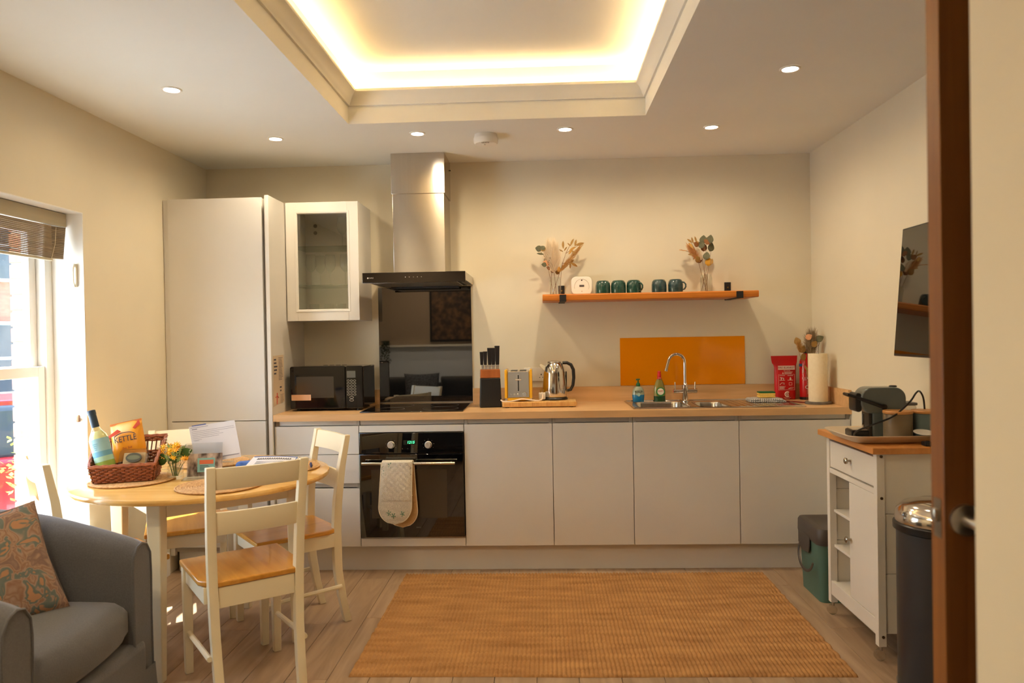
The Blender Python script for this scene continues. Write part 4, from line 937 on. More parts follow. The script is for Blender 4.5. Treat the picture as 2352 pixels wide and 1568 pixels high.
# pedal bin
t = thing('pedal_bin', 'tall dark grey pedal bin with steel dome lid beside the door', 'bin', (2.495, -2.03, 0))
DK = P('charcoal steel', C(48, 48, 50), .4)
G().lathe([(.150, .0), (.152, .012), (.152, .03)], 40).obj('base_ring', POLISH, t)
G().lathe([(.147, .031), (.147, .600)], 44).obj('body', DK, t)
G().lathe([(.150, .6005), (.158, .606), (.158, .628), (.150, .634)], 44).obj('collar', BLK, t)
G().lathe([(.151, .6345), (.152, .650), (.146, .676), (.125, .698), (.08, .712), (.0, .716)], 44, capt=False).obj('lid', POLISH, t)
g = G().prism([(-.055, -.147), (.055, -.147), (.045, -.195), (-.045, -.195)], .014, .026, 'z'); g.xf(Matrix.Rotation(R(-38), 4, 'Z')); g.obj('pedal', POLISH, t, bevel=.004)
g = G().prism([(-.06, -.1475), (.06, -.1475), (.05, -.162), (-.05, -.162)], .03, .062, 'z'); g.xf(Matrix.Rotation(R(-38), 4, 'Z')); g.obj('pedal_housing', BLKM, t, bevel=.003)
# open door seen at the right
DOORW = N('oak veneer door', C(118, 70, 28), C(144, 90, 40), (40, 40, 1.4), .4, dist=.8)
t = bpy.data.objects.new('door_1', None); COL.objects.link(t); struct(t); t.location = (1.728, -3.54, 0)
box('leaf', 0, .86, 0, .044, .008, 2.03, DOORW, t, .0015)
box('latch_plate', -.0008, .0004, .010, .034, .985, 1.052, P('latch steel', C(150, 140, 124), .35, 1.0), t, 0); box('latch_bolt', -.009, .0, .016, .028, 1.012, 1.034, STEEL, t, .002)
h = G().lathe([(.026, -.0005), (.026, -.008), (.024, -.009)], 32, (.033, 0, 1.02), ax='y').obj('handle_rose', STEEL, t)
G().tube([(.033, -.008, 1.02), (.033, -.045, 1.02), (.040, -.054, 1.02), (.15, -.054, 1.018)], .0095, 12).obj('lever', STEEL, h)
struct(box('trim_3', 2.59, 2.70, -3.58, -3.46, 0, 2.06, DOORW, None, .003))

# ================================================================== RUG
def make_rug():
    x0, x1, y0, y1 = .262, 2.248, -1.895, -.630
    nx, ny = 110*5, 84*3; v = []; f = []
    for j in range(ny+1):
        q = j/ny; row = j//3
        for i_ in range(nx+1):
            u = i_/nx; ph = u*110
            ex = .007*noise.noise((row*.35, u > .5, 2.0)) + .003*noise.noise((row*1.7, u > .5, 7.0))
            x = x0+(x1-x0)*u + ex*(1-2*u if False else (1 if u < .04 or u > .96 else .4))
            y = y0+(y1-y0)*q + .008*noise.noise((u*3, 4.0, q*2)) + .0015*noise.noise((u*60, q*3, 1))
            h = .0030 + .0085*abs(sin(pi*ph))**.6 * (.62+.38*abs(sin(pi*(j/3)+ (1.57 if int(ph) % 2 else 0)))) + .0012*noise.noise((u*220, q*160, 3))
            if i_ in (0, nx) or j in (0, ny): h = .0006
            v.append((x, y, max(h, .0004)))
    for j in range(ny):
        for i_ in range(nx):
            a = j*(nx+1)+i_; f.append((a, a+1, a+nx+2, a+nx+1))
    me = bpy.data.meshes.new('jute_rug'); me.from_pydata(v, [], f); me.polygons.foreach_set('use_smooth', [True]*len(f)); me.update()
    return tag(put('jute_rug', me, RUGM), 'large ribbed natural jute rug on the wooden floor', 'rug')
make_rug()

# ================================================================== DINING TABLE AND CHAIRS
TCX, TCY, TT = -.462, -1.530, .745
t = thing('dining_table', 'round dining table with honey wood top and cream legs', 'table', (TCX, TCY, 0))
RT = .540
G().lathe([(RT-.010, TT-.024), (RT-.003, TT-.021), (RT, TT-.014), (RT, TT-.008), (RT-.003, TT-.002), (RT-.008, TT)], 96).obj('table_top', TABLEW, t)
lr = .405
for a in (-92, -2, 88, 178):
    x, y = lr*cos(R(a)), lr*sin(R(a))
    g = G().ring([[(x+sx_*w_, y+sy_*w_, z) for sx_, sy_ in ((-1, -1), (1, -1), (1, 1), (-1, 1))] for w_, z in ((.018, 0), (.028, .62), (.028, TT-.0245))]); g.f += [(3, 2, 1, 0), (8, 9, 10, 11)]
    g.obj('leg', CREAM, t, bevel=.004)
for a in (-92, -2, 88, 178):
    p0 = Vector((lr*cos(R(a)), lr*sin(R(a)), 0)); p1 = Vector((lr*cos(R(a+90)), lr*sin(R(a+90)), 0)); d = (p1-p0); ln = d.length; mid = (p0+p1)/2
    put('apron', G().box(-ln/2+.034, ln/2-.034, -.010, .010, TT-.100, TT-.0245).mesh('apron', bevel=.002), CREAM, t, mid, (0, 0, math.atan2(d.y, d.x)))
# chair, local +y is the front
def make_chair():
    t = thing('dining_chair', 'x', 'chair', (0, 0, 0), 0, 'chairs around the round table')
    hw, sd = .178, .455
    g = G().prism([(-.200, .205), (.200, .205), (.200, -.125), (.180, -.165), (.152, -.165), (.152, -.195), (-.152, -.195), (-.152, -.165), (-.180, -.165), (-.200, -.125)], sd-.022, sd, 'z'); g.obj('seat', HONEY, t, bevel=.006, seg=3)
    for s in (-1, 1):
        g = G().ring([[(s*hw+a*w_, .170+b_*w_, z) for a, b_ in ((-1, -1), (1, -1), (1, 1), (-1, 1))] for w_, z in ((.015, 0), (.0185, .35), (.0185, sd-.0225))]); g.f += [(3, 2, 1, 0), (8, 9, 10, 11)]; g.obj('leg', CREAM, t, bevel=.003)
        pr_ = [(0, -.232, .016), (.12, -.206, .018), (.25, -.186, .019), (.44, -.180, .020), (.58, -.188, .0185), (.74, -.208, .0165), (.885, -.236, .0135)]
        g = G().ring([[(s*(hw-.006-.022*(1-z/.885))+a*.0165, y+b_*w_, z) for a, b_ in ((-1, -1), (1, -1), (1, 1), (-1, 1))] for z, y, w_ in pr_]); n_ = len(pr_)-1; g.f += [(3, 2, 1, 0), (4*n_, 4*n_+1, 4*n_+2, 4*n_+3)]; g.obj('rear_post', CREAM, t, bevel=.003)
        box('side_apron', s*hw-.009, s*hw+.009, -.160, .151, sd-.085, sd-.0225, CREAM, t, .002)
        G().tube([(s*hw, .155, .165), (s*hw, 0, .172), (s*hw, -.195, .178)], .0105, 8).obj('stretcher', CREAM, t)
    box('front_apron', -hw+.019, hw-.019, .161, .179, sd-.085, sd-.0225, CREAM, t, .002)
    box('rear_rail', -hw+.036, hw-.036, -.190, -.170, sd-.100, sd-.0225, CREAM, t, .002)
    for nm, z0, z1, y0, y1 in (('top_slat', .798, .880, -.218, -.236), ('middle_slat', .628, .714, -.195, -.206)):
        L2 = []
        for k in range(9):
            u = k/8*2-1; x = u*(hw-.0225-.022*(1-z1/.885)); c = -.016*(1-u*u)
            L2.append([(x, y0+c-.0075, z0), (x, y0+c+.0075, z0), (x, y1+c+.0075, z1), (x, y1+c-.0075, z1)])
        g = G().ring(L2); g.f += [(0, 1, 2, 3), (32, 33, 34, 35)]; g.obj(nm, CREAM, t, bevel=.002)
    return t
ch = make_chair()
ch['label'] = 'cream chair with honey wood seat nearest the camera, back towards us'; ch.location = (-.155, -1.882, 0); ch.rotation_euler = (0, 0, R(37))
dup(ch, 'cream chair with honey wood seat at the oven side of the table', (-.172, -1.328, 0), R(129))
dup(ch, 'cream chair with honey wood seat behind the table, in front of the fridge housing', (-.700, -1.185, 0), R(206))
dup(ch, 'cream chair with honey wood seat between the window and the grey armchair', (-.800, -1.774, 0), R(-43))
# braided placemats
def mat_mesh():
    g = G(); r = .006; k = 0
    while r < .172:
        n_ = max(10, int(2*pi*r/.0075)); 
        g.tube([((r+.0012*(i_ % 2))*cos(2*pi*i_/n_), (r+.0012*(i_ % 2))*sin(2*pi*i_/n_), .0045+.0012*((i_+k) % 2)) for i_ in range(n_)], .0052, 5, closed=True, flat=.8); r += .0100; k += 1
    return g.mesh('placemat', ang=80)
MAT = mat_mesh()
for x, y, lb in ((-.715, -1.675, 'round braided jute placemat under the wicker basket'), (-.275, -1.812, 'round braided jute placemat behind the near chair back'), (-.160, -1.400, 'round braided jute placemat under the leaflets'), (-.565, -1.235, 'round braided jute placemat behind the flower jar')):
    tag(put('placemat', MAT, JUTE, None, (x, y, TT+.0004)), lb, 'placemat', 'braided placemats on the table')

# ------------------------------------------------------------------ wicker hamper, local +y is the tall back
WICK = N('wicker', C(128, 66, 34), C(172, 98, 56), (60, 60, 60), .5, bump=.2); WICKD = P('wicker stake', C(120, 66, 40), .6)
BX, BY, BA, BZ = -.735, -1.680, R(18), TT+.0105
t = thing('wicker_basket', 'brown wicker hamper basket with low front and tall sloping sides', 'basket', (BX, BY, BZ), BA)
hb = lambda u: .070+.095*u                     # rim height from front (u=0) to back (u=1)
hwb, hwt, db, dt_ = .112, .142, .080, .112
def wall_pts(side, s, z, zmax):
    k = z/.17; w_ = hwb+(hwt-hwb)*k; d_ = db+(dt_-db)*k
    return {'front': (-w_+2*w_*s, -d_, z), 'back': (-w_+2*w_*s, d_, z), 'left': (-w_, -d_+2*d_*s, z), 'right': (w_, -d_+2*d_*s, z)}[side]
for side in ('front', 'back', 'left', 'right'):
    g = G(); n_ = 15 if side in ('front', 'back') else 11
    top = {'front': .070, 'back': .165}.get(side)
    rows = int((top or .165)/.0075)
    for r_ in range(rows):
        z = .005+r_*.0075
        if side in ('left', 'right'):
            smin = max(0, (z-.070)/.095)
        else: smin = 0
        if smin > .93: continue
        if side == 'back' and .105 < z < .145: continue
        m_ = n_*4; pts = []
        for i_ in range(m_+1):
            s = smin+(1-smin)*i_/m_; p = Vector(wall_pts(side, s, z, .17)); off = .0032*cos(pi*(s*n_)+pi*r_)
            p += Vector((0, off, 0)) if side in ('front', 'back') else Vector((off, 0, 0)); p.z += .001*noise.noise((s*9, r_, 3)); pts.append(tuple(p))
        g.tube(pts, .0040, 5)
    stuff(g.obj(side+'_weave', WICK, t, ang=80))
    g = G()
    for i_ in range(n_+1):
        s = i_/n_; zt = top if top else hb(s); g.tube([wall_pts(side, s, .002, .17), wall_pts(side, s, zt, .17)], .0028, 5)
    stuff(g.obj(side+'_stakes', WICKD, t, ang=80))
rim = []
for side, rng in (('front', [i_/14 for i_ in range(15)]), ('right', [i_/10 for i_ in range(1, 11)]), ('back', [1-i_/14 for i_ in range(1, 15)]), ('left', [1-i_/10 for i_ in range(1, 10)])):
    for s in rng: rim.append(wall_pts(side, s, {'front': .072, 'back': .167}.get(side, hb(s)+.002), .17))
for k in range(3):
    G().tube([(p[0]+.004*cos(2*pi*k/3+i_*1.1), p[1]+.004*sin(2*pi*k/3+i_*1.1)*.6, p[2]+.004*sin(2*pi*k/3+i_*1.1)) for i_, p in enumerate(rim)], .0040, 6, closed=True).obj('rim', WICK, t)
g = G().box(-hwb, hwb, -db, db, .001, .007); g.obj('bottom', WICK, t)
def inb(x, y, z): 
    return (BX+x*cos(BA)-y*sin(BA), BY+x*sin(BA)+y*cos(BA), BZ+z)
# shredded paper filling
g = G(); rnd = random.Random(4)
for k in range(420):
    x, y = rnd.uniform(-.106, .106), rnd.uniform(-.074, .074); z = rnd.uniform(.012, .045); a = rnd.uniform(0, 2*pi)
    p = Vector((x, y, z)); q_ = p+Vector((cos(a)*.018, sin(a)*.018, rnd.uniform(-.006, .008))); r__ = q_+Vector((cos(a+1)*.015, sin(a+1)*.012, rnd.uniform(-.008, .004)))
    cl = lambda v_: (max(-.108, min(.108, v_[0])), max(-.076, min(.076, v_[1])), max(.011, v_[2]))
    g.tube([cl(p), cl(q_), cl(r__)], .0014, 3, cap=False)
tag(stuff(g.obj('shredded_paper', P('straw shred', C(214, 178, 110), .8), None, ang=80)), 'pale shredded paper filling in the wicker basket', 'packing', loc=(BX, BY, BZ), rot=(0, 0, BA))
# wine bottle leaning in the basket
t = thing('wine_bottle', 'white wine bottle with pale blue label and dark capsule leaning in the basket', 'wine bottle', inb(-.060, -.040, .0145), rot=(R(-3), R(-15), R(6)))
WG = P('pale green bottle glass', C(176, 178, 120), .05, coat=1.0); 
BOT = GL('bottle glass', (.92, .94, .80, 1), 1.6)
G().lathe([(.0, 0.0), (.034, 0), (.0375, .005), (.0375, .168), (.034, .186), (.022, .206), (.0155, .220), (.0148, .236)], 32, capb=False, capt=False).obj('glass_body', BOT, t)
G().lathe([(.0345, .006), (.0345, .164), (.031, .183), (.019, .204), (.0, .205)], 28, capt=False).obj('wine', P('white wine', C(224, 220, 178), .1, coat=.6), t)
G().lathe([(.0156, .222), (.0152, .276), (.0165, .277), (.0165, .294), (.014, .296), (0, .296)], 26, capt=False).obj('capsule', P('dark blue capsule', C(38, 56, 72), .35), t)
def wrap(nm, mat, par, r, z0, z1, a0, a1, n_=18):
    g = G(); v = []; 
    for k in range(n_+1):
        a = R(a0+(a1-a0)*k/n_); v += [(r*cos(a), r*sin(a), z0), (r*cos(a), r*sin(a), z1)]
    g.add(v, [(2*k, 2*k+2, 2*k+3, 2*k+1) for k in range(n_)]); return g.obj(nm, mat, par)
lb = wrap('label', P('pale blue label', C(150, 194, 206), .6), t, .0379, .050, .172, -170, 10)
wrap('label_band', P('mid blue band', C(104, 164, 194), .6), lb, .0381, .096, .118, -170, 10); wrap('label_sea', P('pale aqua band', C(168, 210, 186), .6), lb, .0381, .075, .0955, -170, 10); wrap('label_field', P('lime field', C(150, 176, 74), .6), lb, .0381, .0502, .0745, -170, 10)
g = G()
for k in range(4): g.box(-.012+k*.001, .008-k*.002, -.0386, -.0383, .150-k*.008, .152-k*.008)
g.obj('label_print', P('label blue print', C(92, 148, 170), .6), lb)
t = thing('small_bottle', 'small amber-necked bottle with green base behind the wine bottle', 'bottle', inb(-.090, .018, .0145), rot=(R(-6), R(-12), BA))
G().lathe([(.016, 0), (.018, .004), (.018, .085), (.011, .105), (.009, .11)], 22).obj('body', P('olive bottle', C(112, 124, 62), .2, coat=.5), t); G().lathe([(.0095, .1102), (.010, .150), (.008, .153)], 18).obj('neck', P('amber cap', C(150, 92, 36), .4), t)
# crisp packet
ORB = N('amber foil packet', C(226, 138, 20), C(240, 168, 34), (9, 9, 9), .32); 
t = thing('crisp_packet', 'orange crisp packet with dark lettering standing in the basket', 'crisp packet', inb(.008, .040, .074), rot=(R(-12), R(-11), R(8))); t.scale = (1.14,)*3
pouch([(0, -.062, .062, .5), (.02, -.062, .062, 1), (.06, -.061, .061, 1.1), (.10, -.060, .060, .9), (.125, -.059, .059, .45), (.140, -.059, .059, .08), (.150, -.059, .060, .05)], .024, 'packet', ORB, t)
text('packet_text', 'KETTLE', .030, P('dark navy print', C(44, 42, 66), .5), t, (.002, -.0292, .080), sx=.82)
G().tube([(.047*cos(R(a)), -.0285, .079+.026*sin(R(a))) for a in range(35, 146, 10)], .0016, 5).obj('packet_arch', P('navy arch', C(44, 42, 66), .5), t)
for nm, pl in (('red_flash', [(-.058, .105), (-.025, .122), (-.012, .112), (-.040, .100), (-.058, .096)]), ('red_streak', [(.028, .118), (.055, .146), (.058, .126), (.036, .113)])):
    G().prism(pl, -.0222, -.0216, 'y').obj(nm, P('red-orange print', C(196, 62, 26), .4), t).location = (0, -.002 if nm == 'red_flash' else .006, 0)
tx = text('flavour_text', 'Sea Salt', .012, P('red brown print', C(170, 74, 30), .5), t, (.004, -.0288, .045), shear=.3)
G().prism(rrect(.118, .008, .002, 2, 0, .146), -.0022, .0022, 'y').obj('top_seal', P('dark amber seal', C(190, 104, 22), .4), t)
# clear tub
t = thing('plastic_tub', 'clear plastic tub with dark oval label at the front of the basket', 'tub', inb(.042, -.028, .078), rot=(R(58), 0, R(12)))
lp2 = lambda w_, d_, r_, z: [(p[0], p[1], z) for p in rrect(w_, d_, r_, 5)]
l = [lp2(.098, .062, .016, 0), lp2(.106, .070, .018, .034), lp2(.118, .082, .02, .035), lp2(.118, .082, .02, .038), lp2(.104, .068, .016, .0385), lp2(.100, .064, .016, .036)]
g = G().ring(l); n = len(l[0]); g.f.append(tuple(range(n))[::-1]); g.f.append(tuple(range(5*n, 6*n))); g.obj('tub_body', GL('clear plastic', (.90, .88, .84, 1), 1.6, .05), t)
g = G().lathe([(.030, .0388), (.030, .0394)], 32); g.v = [(x*1.05, y*.72, z) for x, y, z in g.v]; ol = g.obj('oval_label', P('olive black label', C(62, 60, 40), .4), t)
g = G().lathe([(.024, .0395), (.024, .0399)], 32); g.v = [(x*1.05, y*.45, z) for x, y, z in g.v]; g.obj('label_window', P('olive food', C(96, 96, 62), .5), ol)
box('contents', -.044, .044, -.028, .028, .002, .030, P('tan biscuits', C(196, 170, 126), .8), t, .004)
# flower jar
t = thing('flower_jar', 'small square glass jar of yellow flowers and greenery on the table', 'flower jar', (-.548, -1.632, TT+.0005), R(10))
l = [lp2(.054, .054, .010, 0), lp2(.058, .058, .012, .006), lp2(.058, .058, .012, .052), lp2(.044, .044, .020, .064), lp2(.048, .048, .022, .075), lp2(.043, .043, .020, .075), lp2(.040, .040, .018, .064), lp2(.053, .053, .010, .052), lp2(.053, .053, .010, .009)]
g = G().ring(l); n = len(l[0]); g.f.append(tuple(range(n))[::-1]); g.f.append(tuple(range(8*n, 9*n))); g.obj('jar', GLASS, t)
GS = P('fresh stem', C(86, 110, 52), .6); FY_ = P('yellow petal', C(244, 186, 20), .5); FO = P('orange petal', C(244, 172, 24), .5); FW = P('white sprig', C(232, 228, 206), .7); FG = P('leaf green', C(66, 104, 44), .6); FG2 = P('pale green', C(140, 164, 96), .7)
rnd = random.Random(11)
petal = G()
for k in range(8):
    a = k*pi/4; petal.add([(0, 0, 0), (.006*cos(a-.35), .006*sin(a-.35), .002), (.0125*cos(a), .0125*sin(a), .003), (.006*cos(a+.35), .006*sin(a+.35), .002)], [(0, 1, 2, 3)])
petal.lathe([(.0045, -.001), (.0045, .002), (.002, .004)], 10); PM = petal.mesh('petals', smooth=False)
fl_ = [(-.012, -.030, .128, 0), (.004, -.022, .142, 0), (.014, -.020, .150, 0), (.020, -.012, .140, 1), (-.018, -.016, .112, 0), (.002, -.038, .096, 0), (-.006, -.020, .122, 1), (.042, -.026, .090, 1), (.052, -.015, .086, 1), (-.042, -.012, .100, 1), (-.052, -.004, .124, 1), (.026, 0, .118, 0), (-.022, 0, .140, 0), (-.048, .004, .138, 0), (.012, -.028, .128, 1)]
PMo = PM.copy()
for x, y, z, c_ in fl_:
    st = G().tube([(x*.2, y*.2, .012), (x*.5, y*.5, z*.6), (x, y, z-.001)], [.0012, .0011, .0008], 5).obj('stem', GS, t)
    put('flower', PMo if c_ else PM, FO if c_ else FY_, t, (x, y, z), (R(rnd.uniform(35, 75)), R(rnd.uniform(-25, 25)), R(rnd.uniform(-20, 20))), (1.45,)*3)
for k in range(26):
    a = rnd.uniform(0, 2*pi); rr = rnd.uniform(.012, .060); z = rnd.uniform(.075, .135)
    o_ = put('leaf', LMESH.setdefault(('n', 'fresh'+str(k % 3 == 0)), NARROW.copy()), FG if k % 3 == 0 else FG2, t, (rr*.5*cos(a), rr*.5*sin(a)-.004, z-.012), (R(rnd.uniform(-30, 10)), R(rnd.uniform(-75, 75)), R(rnd.uniform(-40, 40))), (.85,)*3)
for x, y, z in ((-.066, -.01, .078), (-.058, -.02, .088), (.052, -.01, .105)):
    put('leaf', LMESH.setdefault(('r', 'fresh'), ROUND.copy()), FG, t, (x*.5, y, z), (R(-10), R(-80 if x < 0 else 70), 0), (1.0,)*3)
for x, z in ((-.032, .172), (.066, .118), (-.060, .150), (.050, .150)):
    G().tube([(x*.2, 0, .02), (x*.6, -.006, z*.7), (x, -.01, z)], .0008, 4).obj('stem', GS, t)
    g = G()
    for k in range(7): g.lathe([(.0004, -.002), (.0022, 0), (.0004, .002)], 6, (x+rnd.uniform(-.006, .006), -.01+rnd.uniform(-.005, .005), z+rnd.uniform(-.012, .008)))
    stuff(g.obj('bud_cluster', FW, t))
# menu holder with papers
ACR = GL('clear acrylic', (.94, .95, .95, 1), 1.3)
t = thing('leaflet_holder', 'clear acrylic leaflet stand behind the flowers on the table', 'stand', (-.430, -1.628, TT+.0005), R(12))
box('foot', -.075, .075, -.055, .050, 0, .006, ACR, t, .001); put('back_plate', G().box(-.075, .075, 0, .003, .007, .15).mesh('back_plate'), ACR, t, (0, .02, 0), (R(-12), 0, 0)); box('front_lip', -.075, .075, -.018, -.015, .006, .030, ACR, t, .0005)
t = thing('sheet_easel', 'clear acrylic easel holding up the large printed sheet', 'stand', (-.385, -1.545, TT+.0005), R(6))
box('foot', -.06, .06, -.030, .050, 0, .004, ACR, t, .0005); put('back_plate', G().box(-.055, .055, 0, .003, .0045, .15).mesh('back_plate'), ACR, t, (0, .004, 0), (R(-9), 0, 0)); box('front_ledge', -.055, .055, -.024, .006, .056, .060, ACR, t, .0005)
t = thing('photo_booklet', 'small photo booklet with teal panel and orange title in the leaflet stand', 'booklet', (-.422, -1.625, TT+.0085), rot=(R(-10), 0, R(12)))
bk = box('cover', -.072, .072, -.004, .002, 0, .098, N('street photo print', C(70, 54, 46), C(196, 176, 158), (26, 20, 14), .35, lo=.38, hi=.6, detail=3), t, .0005)
box('teal_panel', -.030, .042, -.0050, -.0042, .018, .078, P('teal panel', C(128, 180, 172), .5), t, 0); box('orange_title', -.022, .036, -.0056, -.0051, .052, .070, P('orange title', C(206, 104, 60), .5), t, 0)
g = G()
for k in range(4): g.box(-.02, .030-k*.005, -.0056, -.0051, .026+k*.006, .0285+k*.006)
g.obj('panel_print', INK, t)
t = thing('printed_sheet', 'large white printed sheet tilted above the leaflet stand', 'paper sheet', (-.392, -1.572, TT+.066), rot=(R(-9), R(-8), R(6)))
HS = .166; g = G(); nx, ny = 16, 10; v = []
for j in range(ny+1):
    for i_ in range(nx+1):
        u, q_ = i_/nx, j/ny; v.append((-.100+.2*u+.008*(1-q_), .006*sin(pi*u)*(.5+q_)-.010*(q_)**2, HS*q_))
g.add(v, [(j*(nx+1)+i_, j*(nx+1)+i_+1, (j+1)*(nx+1)+i_+1, (j+1)*(nx+1)+i_) for j in range(ny) for i_ in range(nx)]); n1 = len(v)
g.add([(x, y+.0007, z) for x, y, z in v], [(j*(nx+1)+i_, (j+1)*(nx+1)+i_, (j+1)*(nx+1)+i_+1, j*(nx+1)+i_+1) for j in range(ny) for i_ in range(nx)])
sh = g.obj('sheet', PAPER, t)
g = G()
def line(u0, u1, q_, th):
    n_ = 10; v = []
    for k in range(n_+1):
        u = u0+(u1-u0)*k/n_
        for dz in (0, th): v.append((-.100+.2*u+.008*(1-q_), .006*sin(pi*u)*(.5+q_)-.010*q_**2-.0006, HS*q_+dz))
    g.add(v, [(2*k, 2*k+2, 2*k+3, 2*k+1) for k in range(n_)])
line(.03, .40, .955, .0016); line(.05, .16, .905, .003)
for k, e_ in enumerate((.96, .97, .62, .70, .60, .22)): line(.04, e_, .85-k*.045, .0011)
line(.06, .16, .60, .0011); line(.08, .98, .10, .0012); line(.10, .5, .075, .0016); line(.6, .96, .085, .0016)
g.obj('printed_lines', P('grey-blue ink', C(128, 126, 146), .8), sh)
put('blue_header', G().box(-.092, -.030, .0035, .0055, .152, .171).mesh('blue_header'), P('blue header', C(72, 88, 150), .6), t)
# leaflets lying on the right placemat
t = thing('folded_leaflet', 'white leaflet with blue border and handwriting-style title lying on the table', 'leaflet', (-.215, -1.375, TT+.012), R(8))
g = G(); nx, ny = 12, 10; v = []
for j in range(ny+1):
    for i_ in range(nx+1):
        u, q_ = i_/nx, j/ny; v.append((-.105+.21*u, -.11+.2*q_, .006+.020*q_*(1-.4*u)+.004*sin(pi*u)))
g.add(v, [(j*(nx+1)+i_, j*(nx+1)+i_+1, (j+1)*(nx+1)+i_+1, (j+1)*(nx+1)+i_) for j in range(ny) for i_ in range(nx)])
g.add([(x, y, z-.0012) for x, y, z in v], [(j*(nx+1)+i_, (j+1)*(nx+1)+i_, (j+1)*(nx+1)+i_+1, j*(nx+1)+i_+1) for j in range(ny) for i_ in range(nx)]); g.obj('sheet', PAPER, t)
zf = lambda x, y: .006+.020*((y+.11)/.2)*(1-.4*(x+.105)/.21)+.004*sin(pi*(x+.105)/.21)+.0016
g = G()
for y in (-.106, .082): g.tube([(x, y, zf(x, y)) for x in [-.1+.02*k for k in range(11)]], .0016, 4)
g.tube([(.100, -.106+.0188*k, zf(.100, -.106+.0188*k)) for k in range(11)], .0024, 4); g.obj('blue_border', P('blue border', C(72, 108, 178), .6), t)
g = G()
for k in range(15):
    x = -.075+k*.0105; g.tube([(x, .028, zf(x, .028)), (x+.004, .054, zf(x+.004, .054)), (x+.007, .030, zf(x+.007, .030))], .0014, 4)
for r_ in range(4): g.tube([(-.07, -.01-r_*.018, zf(-.07, -.01-r_*.018)), (.06-.02*(r_ % 2), -.01-r_*.018, zf(.06, -.01-r_*.018))], .0009, 4)
g.obj('script_print', INK, t)
t = thing('blue_pouch', 'bright blue fabric pouch beside the leaflet on the table', 'pouch', (-.352, -1.360, TT+.003), R(12))
slabcloth('cloth', .075, .06, 0, .024, 17, t, N('blue cloth', C(56, 96, 172), C(86, 128, 202), (40, 40, 40), .7))
t = thing('navy_tassel', 'dark navy bow-shaped tassel at the right edge of the placemat', 'tassel', (-.012, -1.440, TT+.011), R(20))
NV = P('navy cloth', C(40, 44, 84), .7)
for s in (-1, 1):
    g = G().lathe([(.002, 0), (.010, .012), (.012, .022), (.006, .034), (.001, .036)], 10); g.v = [(x*.5, z*s, y*.8+.010) for x, y, z in g.v]; g.obj('loop', NV, t)

# ================================================================== ARMCHAIR (faces +x in its own frame)
AX, AY = -.700, -2.575
t = thing('armchair', 'grey slip-covered tub armchair in the front left corner', 'armchair', (AX, AY, 0), R(1))
def horseshoe(n_=40):
    pts = []; hw = .325; fr = .335; r_ = .325
    m1 = 10
    for k in range(m1): pts.append((fr-(fr+.02)*k/m1, -hw))
    for k in range(n_-2*m1+1):
        a = -pi/2-pi*k/(n_-2*m1); pts.append((-.02+r_*cos(a)*1.0, r_*sin(a)))
    for k in range(m1): pts.append((-.02+(fr+.02)*(k+1)/m1, hw))
    return pts
hs = horseshoe(); nh = len(hs); loops = []
for i_, (x, y) in enumerate(hs):
    a = hs[max(0, i_-1)]; b_ = hs[min(nh-1, i_+1)]; d = Vector((b_[0]-a[0], b_[1]-a[1], 0)).normalized(); nrm = Vector((-d.y, d.x, 0))   # towards outside? decided below
    inw = Vector((-x+.0, -y, 0)); 
    if nrm.dot(inw) > 0: nrm = -nrm
    back = max(0, min(1, (.335-x)/.68)); ht = .635+.165*(back**.8)
    lean = .045*back
    c = Vector((x, y, 0)); w_ = .062
    pr_ = [(-w_*.9, .16), (-w_*.95, .36), (-w_, ht-.09), (-w_*.9+lean*.3, ht-.04), (-w_*.5+lean*.6, ht-.008), (0+lean*.8, ht), (w_*.55+lean, ht-.012), (w_*.95+lean, ht-.05), (w_+lean*.9, ht-.12), (w_*.95, .36), (w_*1.0, .16)]
    loops.append([tuple(c+nrm*o_+Vector((0, 0, z+.004*noise.noise((x*9, y*9, z*9)) if .2 < z < ht-.02 else z))) for o_, z in pr_])
g = G().ring(loops); n_ = len(loops[0]); g.f += [tuple(range(n_)), tuple(range((nh-1)*n_, nh*n_))[::-1]]
g.obj('back_and_arms', GREY, t, bevel=0, ang=60)
for s in (0, nh-1): G().tube([p for p in loops[s]], .0045, 6).obj('piping', GREY, t)
# seat cushion
def softbox(x0, x1, y0, y1, z0, z1, r_, crown=.02, front=0.0, n_=16):
    v = []; f = []; 
    for s in (0, 1):
        for j in range(n_+1):
            for i_ in range(n_+1):
                u, q_ = i_/n_*2-1, j/n_*2-1
                uu = math.copysign(1-(1-abs(u))**1.6, u); qq = math.copysign(1-(1-abs(q_))**1.6, q_)
                x = (x0+x1)/2+uu*(x1-x0)/2+(front*(1-qq*qq) if u > .5 else 0)*max(0, u); y = (y0+y1)/2+qq*(y1-y0)/2
                ex = min(1, (x1-x0)/2*(1-abs(uu))/r_); ey = min(1, (y1-y0)/2*(1-abs(qq))/r_)
                e = math.sqrt(max(0, 1-(1-ex)**2))*math.sqrt(max(0, 1-(1-ey)**2))
                zc = (z0+z1)/2; hh = (z1-z0)/2
                v.append((x, y, zc+(1 if s else -1)*(hh*(.45+.55*e)+crown*(1-u*u)*(1-q_*q_)*(1 if s else 0))))
    n1 = (n_+1)**2
    for s in (0, 1):
        for j in range(n_):
            for i_ in range(n_):
                a = s*n1+j*(n_+1)+i_; qd = (a, a+1, a+n_+2, a+n_+1); f.append(qd if s else qd[::-1])
    rim_ = [j for j in range(n_+1)] + [j*(n_+1)+n_ for j in range(1, n_+1)] + [n_*(n_+1)+n_-k for k in range(1, n_+1)] + [(n_-k)*(n_+1) for k in range(1, n_)]
    for k in range(len(rim_)):
        a, b_ = rim_[k], rim_[(k+1) % len(rim_)]; f.append((a, b_, n1+b_, n1+a))
    g = G(); g.add(v, f); return g
